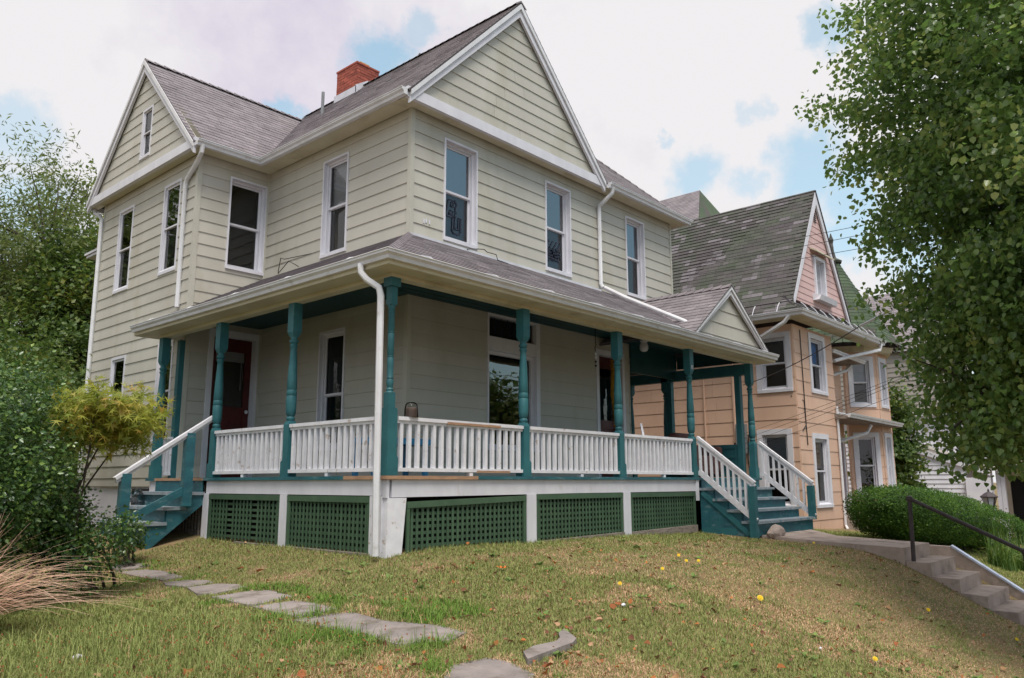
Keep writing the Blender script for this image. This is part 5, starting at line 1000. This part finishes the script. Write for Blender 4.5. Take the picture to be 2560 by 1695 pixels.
def leaves(parent_crown_name, thing_, P, Nn, size, shape, mk, rng, droop=None, singles=300, margin=0, sub=True):
    """leaf cloud: the largest `singles` in the frame are objects on one mesh, the rest one part of kind stuff"""
    X, Y, Z = frames(Nn, rng, droop); sv, sf = SHAPES[shape]; n = len(P); idx = np.arange(n); pick = np.zeros(n, bool)
    if singles:
        d = P-np.array(CAM); z = d@np.array(FWD); px = 1280+FPX*(d@np.array(RGT))/z; py = 847.5-FPX*(d@np.array(UPV))/z
        vis = (px > 10) & (px < 2550) & (py > 10) & (py < 1685) & (z > .3); face = np.abs((Z*unit(d)).sum(1)); sc = np.where(vis, size*face/z**2.2, -1)
        pick[np.argsort(-sc)[:singles]] = True; pick &= sc > 0
    r = ~pick; V = P[r][:, None]+size[r][:, None, None]*(sv[None, :, 0:1]*X[r][:, None]+sv[None, :, 1:2]*Y[r][:, None]+sv[None, :, 2:3]*Z[r][:, None])
    F = sf[None]+(np.arange(r.sum())*len(sv))[:, None, None]
    cr_ = np_obj(parent_crown_name, V.reshape(-1, 3), F.reshape(-1, sf.shape[1]), mk, thing_, kind='stuff')
    if pick.any():
        me = np_mesh('leaf', sv, sf, mk)
        for i in np.nonzero(pick)[0]:
            s = float(size[i]); M = Matrix(((X[i, 0]*s, Y[i, 0]*s, Z[i, 0]*s, P[i, 0]), (X[i, 1]*s, Y[i, 1]*s, Z[i, 1]*s, P[i, 1]), (X[i, 2]*s, Y[i, 2]*s, Z[i, 2]*s, P[i, 2]), (0, 0, 0, 1)))
            inst('leaf', me, M, thing_)
    return cr_
def limb(mb, a, b, r0, r1, rng, bend=.12, n=6):
    a, b = np.array(a, float), np.array(b, float); L = np.linalg.norm(b-a); off = rng.normal(size=3)*L*bend; ts = np.linspace(0, 1, n)
    pts = [a+(b-a)*t+off*math.sin(math.pi*t)*(.6+.4*rng.random()) for t in ts]; mb.tube([Vector(p) for p in pts], [r0+(r1-r0)*t for t in ts], 7); return pts
def tree(name, base, label, cat, H, C, R, nspray, per, lsize, shape, mk, seed, trunk_r=.16, fork=.35, spray_r=.45, group=None, singles=300, up=.55, shell=.55, rough_=.25, droop=None, twig=True, cut=None, extra=None):
    """trunk, limbs to the spray centres, and leaf sprays filling an uneven crown volume C +- R"""
    rng = np.random.default_rng(seed); t = thing(name, base, label, cat, group); C = np.array(C, float); R = np.array(R, float); base = np.array(base, float)
    lobes = unit(rng.normal(size=(16, 3))); lr = 1+rough_*rng.normal(size=16)
    d = unit(rng.normal(size=(nspray*3, 3))); rad = rng.random(nspray*3)**shell
    w = np.exp(6*(d@lobes.T-1)); k = (w*lr).sum(1)/w.sum(1); S_ = C+d*rad[:, None]*k[:, None]*R
    if cut is not None: S_ = S_[cut(S_)]
    S_ = S_[:nspray]
    if extra is not None: S_ = np.concatenate([S_, extra])
    fk = base+np.array([(C[0]-base[0])*.3, (C[1]-base[1])*.3, H*fork]); mb = MB(); limb(mb, base-np.array([0, 0, .3]), fk, trunk_r*1.15, trunk_r*.8, rng, .03); mb.build('trunk', 'bark', t, smooth=True)
    mb = MB(); nl = 9; li = rng.choice(len(S_), nl, replace=False); tips = [limb(mb, fk, C+(S_[i]-C)*.75, trunk_r*.55, trunk_r*.10, rng, .10, 7) for i in li]
    allp = np.array([p for tp in tips for p in tp[2:]])
    if twig:
        for i in rng.choice(len(S_), min(len(S_), 90), replace=False):
            j = np.argmin(((allp-S_[i])**2).sum(1)); limb(mb, allp[j], S_[i], trunk_r*.10, trunk_r*.03, rng, .10, 4)
    mb.build('branches', 'bark', t, smooth=True)
    n = len(S_)*per; sp = np.repeat(S_, per, 0); ax_ = np.repeat(unit(S_-C+np.array([0, 0, -.1])), per, 0); g = np.clip(rng.normal(size=(n, 3)), -1.5, 1.5)*np.array([1, 1, .55])
    P = sp+(g+ax_*np.clip(rng.normal(size=(n, 1)), -1.5, 1.5)*.8)*spray_r*.5; Nn = unit(rng.normal(size=(n, 3))*.65+np.array([0, 0, up])+ax_*.35)
    dr = None if droop is None else np.array(droop)[None]+ax_*.6
    leaves('crown', t, P, Nn, lsize*rng.uniform(.65, 1.2, n), shape, mk, rng, dr, singles); return t
# the street tree on the right
bx_, by_ = 5.55, -6.25
def lcut(S_):                                            # keeps the limbs pruned above the pavement
    side = (S_[:, 0]-bx_)*-.667+(S_[:, 1]-by_)*.745
    return (S_[:, 2] > .2) & (side < np.interp(S_[:, 2], [.2, .6, 1.2, 2, 3.5, 5.5, 8], [1.1, 1.1, 1.15, 1.4, 1.75, 2.1, 1.7]))
_e = np.random.default_rng(17).random((420, 3)); _z = .25+2.3*_e[:, 2]; _s = -1.2+_e[:, 0]*(np.interp(_z, [.25, .6, 1.2, 2, 2.6], [1.15, 1.25, 1.3, 1.45, 1.6])+1.2); _d = (_e[:, 1]-.5)*2.6
low_sprays = np.c_[bx_-.667*_s+.745*_d, by_+.745*_s+.667*_d, _z]
st_ = tree('street_tree', (bx_, by_, gz(bx_, by_)), 'large leafy street tree with drooping heart shaped leaves on the right', 'tree', 3.2, (5.55, -6.05, 4.2), (2.75, 2.60, 4.45), 1150, 82, .082, 'heart', 'leaf_linden', 5, .17, .75, .42, up=.5, shell=.42, rough_=.16, droop=(0, 0, -.8), cut=lcut, extra=low_sprays)
mb = MB(); _g = np.random.default_rng(3); limb(mb, (bx_, by_, 1.3), CAM+ray(2465, 965)*10.2, .06, .04, _g, .05); limb(mb, CAM+ray(2465, 965)*10.2, CAM+ray(2380, 1075)*9.8, .032, .012, _g, .06); limb(mb, CAM+ray(2465, 965)*10.2, CAM+ray(2290, 900)*10.4, .022, .008, _g, .06); mb.build('branches', 'bark', st_, smooth=True)
# trees behind and beside the house on the left
tree('willow_tree', (.9, 17.5, gz(.9, 17.5)), 'tall pale green feathery tree with dark forked limbs behind the bushes', 'tree', 5, (.6, 17.5, 5.6), (3.3, 3.0, 3.5), 540, 70, .17, 'slim', 'leaf_willow', 8, .32, .55, .55, up=.2, shell=.5, rough_=.3, singles=100)
tree('maple_tree', (2.0, 15.2, gz(2, 15.2)), 'dense dark green maple close behind the house', 'tree', 3, (1.7, 15.0, 3.2), (1.9, 1.7, 3.6), 420, 75, .14, 'oval', 'leaf_maple', 13, .2, .3, .6, up=.6, shell=.45, singles=200)
tree('young_tree', (4.3, 24, gz(4.3, 24)), 'thin open tree with sparse leaves just left of the house gable', 'tree', 7, (4.4, 24, 8.6), (2.0, 1.8, 3.4), 80, 42, .17, 'oval', 'leaf_maple', 21, .16, .6, .7, shell=.6, singles=60)
tree('maple_tree', (-2.6, 14.5, gz(-2.6, 14.5)), 'mid green maple filling the gap at the left edge behind the holly', 'tree', 2, (-2.3, 14.5, 1.9), (2.6, 1.8, 2.5), 300, 65, .15, 'oval', 'leaf_maple', 34, .18, .3, .6, shell=.45, singles=100)
tree('garden_tree', (25.0, 1.6, gz(25, 1.6)), 'narrow dark green tree standing beside the peach house bay', 'tree', 2, (24.6, 1.75, 1.0), (1.05, 1.15, 2.6), 230, 50, .17, 'oval', 'leaf_maple', 41, .12, .3, .42, shell=.45, singles=80)
tree('far_tree', (36, 9, -1.8), 'broad green tree far behind the peach house', 'tree', 4, (36, 9, 3.4), (3.5, 3.5, 4.0), 260, 45, .3, 'oval', 'leaf_maple', 44, .3, .4, .9, shell=.45, singles=0)
# trees across the street (mirrored in the porch window)
tree('roadside_tree', (27, -19, -4), 'round tree across the road mirrored in the big porch window', 'tree', 4, (27, -19, 1.6), (3.2, 3.2, 4.8), 240, 45, .3, 'oval', 'leaf_maple', 51, .3, .4, .9, shell=.45, singles=0)
tree('roadside_tree', (20.5, -18, -3.7), 'tall tree across the road mirrored at the left of the big porch window', 'tree', 4, (20.5, -18, 1.6), (2.8, 2.8, 4.8), 240, 45, .3, 'oval', 'leaf_maple', 52, .3, .4, .9, shell=.45, singles=0)
tree('tall_tree', (-8, 31, -1), 'tall tree left of the house mirrored in the side windows', 'tree', 6, (-8, 31, 9.5), (5, 4.5, 7), 300, 45, .4, 'oval', 'leaf_maple', 55, .4, .5, 1.2, shell=.5, singles=0)
def shrub(name, base, label, cat, C, R, n, lsize, shape, mk, seed, singles=300, nclump=60, cr_=.32, up=.5, stems=8, stem_m='bark', squash=None, rough_=.18, shell=.4):
    rng = np.random.default_rng(seed); t = thing(name, base, label, cat); C = np.array(C, float); R = np.array(R, float)
    lob = unit(rng.normal(size=(12, 3))); lr = 1+rough_*rng.normal(size=12); d = unit(rng.normal(size=(nclump, 3))); w = np.exp(5*(d@lob.T-1)); k = (w*lr).sum(1)/w.sum(1)
    S_ = C+d*(rng.random(nclump)**shell*k)[:, None]*R; S_[:, 2] = np.maximum(S_[:, 2], gza(S_[:, 0], S_[:, 1])+.12)
    mb = MB(); b = Vector(base)
    for i in range(stems): e = S_[rng.integers(nclump)]; limb(mb, np.array(base)+np.array([rng.normal()*.08, rng.normal()*.08, -.05]), e, .02, .006, rng, .1, 5)
    mb.build('stems', stem_m, t)
    i = rng.integers(0, nclump, n); o = unit(S_[i]-C); P = S_[i]+(np.clip(rng.normal(size=(n, 3)), -1.7, 1.7)*.5)*cr_; gl_ = gza(P[:, 0], P[:, 1])+.03; P[:, 2] = np.maximum(P[:, 2], gl_+rng.random(n)*.1)
    Nn = unit(o*.5+np.array([0, 0, up])+rng.normal(size=(n, 3))*.6); leaves('foliage', t, P, Nn, lsize*rng.uniform(.6, 1.25, n), shape, mk, rng, unit(P-C)+np.array([0, 0, .2]), singles); return t
shrub('holly_bush', (-3.7, 2.1, gz(-3.7, 2.1)), 'big dark glossy holly bush left of the porch', 'bush', (-3.86, 2.18, -.06), (1.20, 1.25, 1.32), 46000, .048, 'oval', 'leaf_holly', 61, 300, 300, .28, shell=.3)
shrub('green_bush', (-4.3, 5.2, gz(-4.3, 5.2)), 'tall mid green bush behind the holly at the left edge', 'bush', (-4.0, 5.3, .55), (1.8, 1.2, 1.65), 15000, .09, 'oval', 'leaf_maple', 64, 150, 160, .45, shell=.35)
shrub('green_bush', (-1.6, 8.8, gz(-1.6, 8.8)), 'bush with yellow green leaves between the holly and the house wall', 'bush', (-1.3, 8.8, .6), (1.2, 1.1, 1.75), 12000, .09, 'palm', 'leaf_maple', 65, 150, 130, .4, shell=.35)
shrub('small_shrub', (-1.42, 3.75, gz(-1.42, 3.75)), 'small dark shrub at the foot of the left steps', 'bush', (-1.42, 3.75, -.70), (.26, .26, .26), 900, .055, 'oval', 'leaf_holly', 66, 200, 26, .14, stems=6)
shrub('small_shrub', (-2.2, 2.4, gz(-2.2, 2.4)), 'low dark leafy shrub beside the first flagstone', 'bush', (-2.78, 1.85, -.70), (.46, .48, .50), 6000, .046, 'oval', 'leaf_holly', 67, 100, 40, .22, stems=6)
shrub('japanese_maple', (-3.2, 2.3, gz(-3.2, 2.3)), 'japanese maple with yellow green and orange star leaves before the left steps', 'small tree', (-2.55, 1.42, .58), (.66, .54, .33), 2500, .105, 'palm', 'leaf_japan', 71, 300, 46, .17, up=.75, stems=4, shell=.6, rough_=.35)
# clipped hedge
def hedge():
    rng = np.random.default_rng(81); t = thing('hedge', (13.5, -2.2, gz(13.5, -2.2)), 'long clipped dark green hedge sloping down beside the concrete walk', 'hedge'); n = 80000; L0, L1 = 10.55, 20.0
    u = rng.random(n); u = np.where(rng.random(n) < .25, u*.2, u); x = L0+(L1-L0)*u; th = rng.random(n)*2*np.pi; tp = lambda x: np.interp(x, [10.5, 10.9, 11.8, 14.2, 16.5, 20], [-.32, -.26, -.26, -.38, -.62, -1.1]); bot = gza(x, np.full(n, -1.9))+.0
    endf = np.sqrt(np.clip(1-np.clip((L0+.7-x)/.75, 0, 1)**2, 0, 1)); hw = .86*endf*np.interp(x, [10, 12, 19], [1, 1.05, 1.1]); mid = (tp(x)+bot)/2+.06; hh = (tp(x)-bot)/2*np.maximum(endf, .3)
    ct, st_ = np.cos(th), np.sin(th); s = (np.abs(ct)**2.6+np.abs(st_)**2.6)**(-1/2.6); q = s*(1-.30*rng.random(n)**2.0)*(1+.05*np.sin(3*x)*np.sin(4*th+x)); y = -2.2+ct*hw*q*np.where(st_ < 0, 1+.25*st_, 1); z = mid+st_*hh*q
    fill = (x < L0+2.2) & (rng.random(n) < .5); rr = rng.random(n)**.5; y = np.where(fill, -2.2+(y+2.2)*rr, y); z = np.where(fill, mid+(z-mid)*rr, z)
    P = np.c_[x, y, z]+rng.normal(size=(n, 3))*.025; Nn = unit(np.c_[np.where(x < L0+.6, -.7, 0), ct, st_]+rng.normal(size=(n, 3))*.55+np.array([0, 0, .3]))
    leaves('foliage', t, P, Nn, .042*rng.uniform(.6, 1.25, n), 'oval', 'leaf_hedge', rng, np.c_[ct*0, ct, st_+.4], 200)
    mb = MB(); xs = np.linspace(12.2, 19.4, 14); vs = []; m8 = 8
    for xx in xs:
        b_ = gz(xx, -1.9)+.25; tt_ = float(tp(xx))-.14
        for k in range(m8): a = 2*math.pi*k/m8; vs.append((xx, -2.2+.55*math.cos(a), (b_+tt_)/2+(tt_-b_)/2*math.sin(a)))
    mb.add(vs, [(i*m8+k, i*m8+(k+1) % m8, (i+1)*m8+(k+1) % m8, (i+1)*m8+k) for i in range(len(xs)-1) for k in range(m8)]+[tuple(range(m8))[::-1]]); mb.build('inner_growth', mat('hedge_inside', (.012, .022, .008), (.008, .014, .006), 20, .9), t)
    for k in range(10): xx = 12.2+.75*k; MB().tube([(xx, -2.2, gz(xx, -2.2)-.1), (xx+.05, -2.2, gz(xx, -2.2)+.4)], .03, 6).build('stem', 'bark', t)
hedge()
def straps_plant(name, base, label, cat, n, h, spread, mk, seed, width=.018, lean=None, singles=60, sub='blade'):
    """fountain of long narrow leaves; each the photo shows clearly is a part"""
    rng = np.random.default_rng(seed); t = thing(name, base, label, cat); rest = MB()
    for i in range(n):
        a = rng.random()*6.283; l = h*rng.uniform(.55, 1.1); o = spread*rng.uniform(.2, 1.0); dirv = np.array([math.cos(a), math.sin(a)])
        if lean is not None: dirv = dirv*.55+np.array(lean)*rng.uniform(.3, 1.0); 
        b = np.array(base)+np.array([rng.normal()*.10, rng.normal()*.10, 0]); ts = np.linspace(0, 1, 7); pts = [b+np.array([dirv[0]*o*s**1.3, dirv[1]*o*s**1.3, l*(s*1.15-.62*s**2.2*(o/spread)*1.4)]) for s in ts]
        sd = np.array([-dirv[1], dirv[0], .3]); sd = sd/np.linalg.norm(sd); mb = MB() if i < singles else rest; vs = []
        for s, p in zip(ts, pts): w = width*(1-.85*s)*rng.uniform(.9, 1.1); vs += [p-sd*w/2, p+sd*w/2]
        mb.add(vs, [(2*k, 2*k+1, 2*k+3, 2*k+2) for k in range(6)])
        if i < singles: mb.build(sub, mk, t)
    if rest.v: rest.build(sub+'s', mk, t, kind='stuff')
    return t
straps_plant('ornamental_grass', (-4.12, .55, gz(-4.12, .55)), 'dry pinkish straw fountain grass arching in from the left edge', 'grass clump', 330, 1.05, 1.35, 'straw', 91, .014, (.75, -.55), 250, 'stalk')
straps_plant('ornamental_grass', (-4.3, .95, gz(-4.3, .95)), 'green fountain grass behind the dry straw clump', 'grass clump', 110, 1.05, 1.1, 'blade_iris', 92, .009, (.7, -.5), 60, 'stalk')
for i, (x, y, n) in enumerate(((13.4, -3.6, 130), (14.6, -3.5, 130), (15.9, -3.5, 120), (17.4, -3.3, 110))):
    straps_plant('iris_clump', (x, y, gz(x, y)-.03), ('nearest clump of tall green strap leaves beside the coping', 'second clump of green strap leaves below the hedge', 'third clump of strap leaves along the hedge front', 'farthest strap leaf clump by the lantern')[i], 'plant', n, 1.05-.04*i, .5, 'blade_iris', 95+i, .026, None, 30)
def dup(root, loc, scale, rot, label, group):
    r = root.copy(); COL.objects.link(r); r.location = loc; r.scale = (scale,)*3; r.rotation_euler = (0, 0, rot); r['label'] = label; r['group'] = group
    for ch in list(root.children): c = ch.copy(); COL.objects.link(c); c.parent = r
    return r
src = bpy.data.objects['roadside_tree']  # copies added out of view to block low sky light and darken the porch
for i, (x, y, sc) in enumerate(((-30, -17, 2.3), (-21, -19, 2.4), (-12, -19.5, 2.2), (-4, -19, 2.3), (5, -20, 2.2), (13, -20, 1.9), (36, -21, 1.5), (-22, -6, 2.1), (-24, 5, 2.1), (-22, 15, 2.0))):
    dup(src, (x, y, gz(x, y)-.3), sc, i*1.3, 'unseen leafy tree of the rows added across the road and side yard to shade the porch', 'unseen trees added to shade the porch')
# ------------------------------------------------------------------ lawn: blades, litter of leaves, seed heads
def vnoise(x, y, s, seed):
    r = np.random.default_rng(seed); G = r.random((64, 64)); x = x/s+100; y = y/s+100; i, j = np.floor(x).astype(int), np.floor(y).astype(int); f, g = x-i, y-j; f = f*f*(3-2*f); g = g*g*(3-2*g)
    a = lambda p, q: G[p % 64, q % 64]
    return (a(i, j)*(1-f)+a(i+1, j)*f)*(1-g)+(a(i, j+1)*(1-f)+a(i+1, j+1)*f)*g
def fb(x, y, s, seed): return .5*vnoise(x, y, s, seed)+.3*vnoise(x, y, s*.43, seed+1)+.2*vnoise(x, y, s*.19, seed+2)
def in_poly(x, y, poly):
    c = np.zeros(len(x), bool); n = len(poly)
    for i in range(n):
        (x0, y0), (x1, y1) = poly[i], poly[(i+1) % n]; c ^= ((y0 > y) != (y1 > y)) & (x < (x1-x0)*(y-y0)/(y1-y0+1e-12)+x0)
    return c
def free(x, y, edge=0):
    k = ~((x > -.06) & (x < 9.9) & (y > -.06) & (y < 12)) & ~((x > 7.3) & (x < 9.95) & (y > -1.2)) & ~((x > 7.60+edge) & (x < 9.05-edge) & (y < -1) & (y > -6.6)) & ~((x > -1.3) & (x < 0) & (y > 4.2) & (y < 6.0)) & ~((x > 12.9) & (y > -.4)) & (y > -6.6) & ~((x > 9.66) & (x < 10.0) & (y < -3.1))
    for s in STONES:
        c = np.mean(s, 0); k &= ~in_poly(x, y, [(c[0]+(p[0]-c[0])*.90, c[1]+(p[1]-c[1])*.90) for p in s])
    return k
def lawn(name, n, rmin, rmax, amin, amax, seed, hmul=1.0, green_only=False, wmul=1.0, cat=None):
    rng = np.random.default_rng(seed); az = YAW+np.radians(rng.uniform(amin, amax, n)); r = np.where(rng.random(n) < .55, rmin*(rmax/rmin)**rng.random(n), rmin+(rmax-rmin)*rng.random(n)); x = CAM.x+r*np.cos(az); y = CAM.y+r*np.sin(az); k = free(x, y); x, y, r = x[k], y[k], r[k]; n = len(x)
    z = gza(x, y); dry = fb(x, y, 1.9, 3)*.5+fb(x, y, .42, 9)*.5
    near_house = np.exp(-np.clip(-y, 0, 9)/.55)*(x > -.5)+np.exp(-np.clip(-x, 0, 9)/.5)*(y > -.5)*(x < 0); left = np.clip((-2.0-x)/1.2, 0, 1)*np.clip((y+3.0)/2, 0, 1)
    bank = np.clip((x-1)/4, 0, 1)*np.clip((-y-1.2)/1.5, 0, 1)
    g = np.clip((.50+.22*near_house+.16*left-.11*bank-dry)/.10+.5, 0, 1); edge = np.zeros(n)
    for s in STONES:
        c = np.mean(s, 0); rr = max(math.dist(p, c) for p in s); edge = np.maximum(edge, np.clip(1-(np.hypot(x-c[0], y-c[1])-rr*.85)/.16, 0, 1))
    tuft = np.clip((fb(x, y, .35, 23)-.52)/.1, 0, 1); g = np.clip(g+edge*tuft*.9, 0, 1); g[(x > 10)] = np.clip(g[x > 10]+.8, 0, 1)
    isg = rng.random(n) < (.27+.68*g); t = rng.random((n, 1)); G0, G1 = np.array([.155, .20, .05]), np.array([.32, .34, .125]); D0, D1 = np.array([.72, .50, .31]), np.array([.44, .27, .16]); lush = np.clip(edge*tuft*1.4, 0, 1)[:, None]
    green = (G0+(G1-G0)*t)*(1-lush)+np.array([.15, .25, .045])*lush; dryc = D0+(D1-D0)*t**.8; col = np.where(isg[:, None], green, dryc)
    far = np.clip(r/8, .7, 2.2); h = hmul*rng.uniform(.016, .050, n)*(1+.9*left+.5*edge*tuft+.9*np.exp(-np.abs(y)/.12)*(x > 0)+.9*np.exp(-np.abs(x)/.12)*(y > 0))*np.where(isg, 1.1, .75); w = wmul*.0032*far*rng.uniform(.7, 1.3, n)
    a = rng.random(n)*6.283; lean = np.where(isg, rng.uniform(.1, 1.3, n), rng.uniform(.5, 2.6, n)); dx, dy = np.cos(a), np.sin(a); b = np.c_[x, y, z-.004]; sd = np.c_[-dy, dx, 0*dx]*w[:, None]
    mid = b+np.c_[dx*h*lean*.35, dy*h*lean*.35, h*.6]; tip = b+np.c_[dx*h*lean, dy*h*lean, h*np.clip(1.05-.35*lean, .15, 1)]
    nr = r < 9
    V1 = np.stack([b-sd, b+sd, mid+sd*.8, mid-sd*.8, tip], 1)[nr].reshape(-1, 3); i = np.arange(nr.sum())*5; F1 = np.concatenate([np.c_[i, i+1, i+2], np.c_[i, i+2, i+3], np.c_[i+3, i+2, i+4]])
    V2 = np.stack([b-sd*1.2, b+sd*1.2, tip], 1)[~nr].reshape(-1, 3); i = np.arange((~nr).sum())*3+len(V1); F2 = np.c_[i, i+1, i+2]
    np_obj(name, np.concatenate([V1, V2]), np.concatenate([F1, F2]), attr, None, np.concatenate([np.repeat(col[nr], 5, 0), np.repeat(col[~nr], 3, 0)]), kind='stuff')
attr = attr_mat('grass_blade')
lawn('grass', 700000, 3.6, 18, -40, 50, 5)
lawn('grass', 60000, 15.5, 27, -40, -18, 8, 1.6)
lawn('grass', 16000, 3.4, 7.5, 5, 45, 6, 2.6, wmul=.8)
def litter():
    rng = np.random.default_rng(77); n = 2900; az = YAW+np.radians(rng.uniform(-38, 40, n)); r = 3.8*(17/3.8)**rng.random(n); x = CAM.x+r*np.cos(az); y = CAM.y+r*np.sin(az); k = free(x, y); k &= rng.random(n) < np.where(y < -.8, 1, .35); x, y = x[k], y[k]; n = len(x)
    P = np.c_[x, y, gza(x, y)+rng.uniform(.018, .04, n)]; Nn = unit(np.array([0, 0, 1.])+rng.normal(size=(n, 3))*.45); X, Y, Z = frames(Nn, rng); sv, sf = SHAPES['heart']; sv = sv.copy(); sv[:, 2] *= 2.2; s = rng.uniform(.018, .055, n)*np.where(rng.random(n) < .1, 1.5, 1)
    V = P[:, None]+s[:, None, None]*(sv[None, :, 0:1]*X[:, None]+sv[None, :, 1:2]*Y[:, None]+sv[None, :, 2:3]*Z[:, None]); F = (sf[None]+(np.arange(n)*len(sv))[:, None, None]).reshape(-1, 3)
    pal = np.array([(.28, .10, .04), (.40, .15, .05), (.20, .10, .06), (.34, .20, .10), (.45, .27, .16), (.16, .07, .04)]); c = pal[rng.integers(0, len(pal), n)]*rng.uniform(.8, 1.2, (n, 1))
    np_obj('fallen_leaves', V.reshape(-1, 3), F, attr, None, np.repeat(c, len(sv), 0), kind='stuff')
litter()
def seed_heads():
    rng = np.random.default_rng(78); n = 900; az = YAW+np.radians(rng.uniform(5, 38, n)); r = 3.6*(7.5/3.6)**rng.random(n); x = CAM.x+r*np.cos(az); y = CAM.y+r*np.sin(az); k = free(x, y) & (x < -.9); x, y = x[k], y[k]; n = len(x); z = gza(x, y); h = rng.uniform(.05, .16, n); mb = MB(); V = []; F = []; T = []
    for i in range(n):
        a = rng.random()*6.28; tx, ty = x[i]+.3*h[i]*math.cos(a), y[i]+.3*h[i]*math.sin(a); b = len(V); V += [(x[i]-.0015, y[i], z[i]), (x[i]+.0015, y[i], z[i]), (tx, ty, z[i]+h[i])]; F.append((b, b+1, b+2)); T += [(.26, .17, .08)]*3
        s = .008; b = len(V); V += [(tx-s, ty, z[i]+h[i]), (tx, ty-s, z[i]+h[i]-s*.6), (tx+s, ty, z[i]+h[i]), (tx, ty, z[i]+h[i]+s*1.4), (tx, ty+s, z[i]+h[i])]; F += [(b, b+1, b+3), (b+1, b+2, b+3), (b, b+4, b+2)]; T += [(.30, .12, .05)]*5
    np_obj('seed_heads', np.array(V), np.array(F), attr, None, np.array(T), kind='stuff')
seed_heads()
def weeds():
    rng = np.random.default_rng(79); n = 230; az = YAW+np.radians(rng.uniform(-34, 38, n)); r = 3.8+11*rng.random(n)**1.3; x = CAM.x+r*np.cos(az); y = CAM.y+r*np.sin(az); k = free(x, y); x, y = x[k], y[k]; q = rng.integers(5, 13, len(x)); X0 = np.repeat(x, q); Y0 = np.repeat(y, q); m = len(X0); a = rng.random(m)*6.283; rad = rng.uniform(.0, .05, m)
    px, py = X0+np.cos(a)*rad, Y0+np.sin(a)*rad; P = np.c_[px, py, gza(px, py)+.012]; Nn = unit(np.c_[-np.cos(a)*.55, -np.sin(a)*.55, np.ones(m)]+rng.normal(size=(m, 3))*.2); X, Y, Z = frames(Nn, rng, np.c_[np.cos(a), np.sin(a), .25*np.ones(m)]*1.5); s = rng.uniform(.03, .075, m); sv, sf = SHAPES['oval']
    V = P[:, None]+s[:, None, None]*(sv[None, :, 0:1]*X[:, None]*.9+sv[None, :, 1:2]*Y[:, None]+sv[None, :, 2:3]*Z[:, None]); F = (sf[None]+(np.arange(m)*len(sv))[:, None, None]).reshape(-1, 3); c = np.array([.10, .17, .045])+(np.array([.22, .30, .09])-np.array([.10, .17, .045]))*rng.random((m, 1))
    np_obj('lawn_weeds', V.reshape(-1, 3), F, attr, None, np.repeat(c, len(sv), 0), kind='stuff')
weeds()
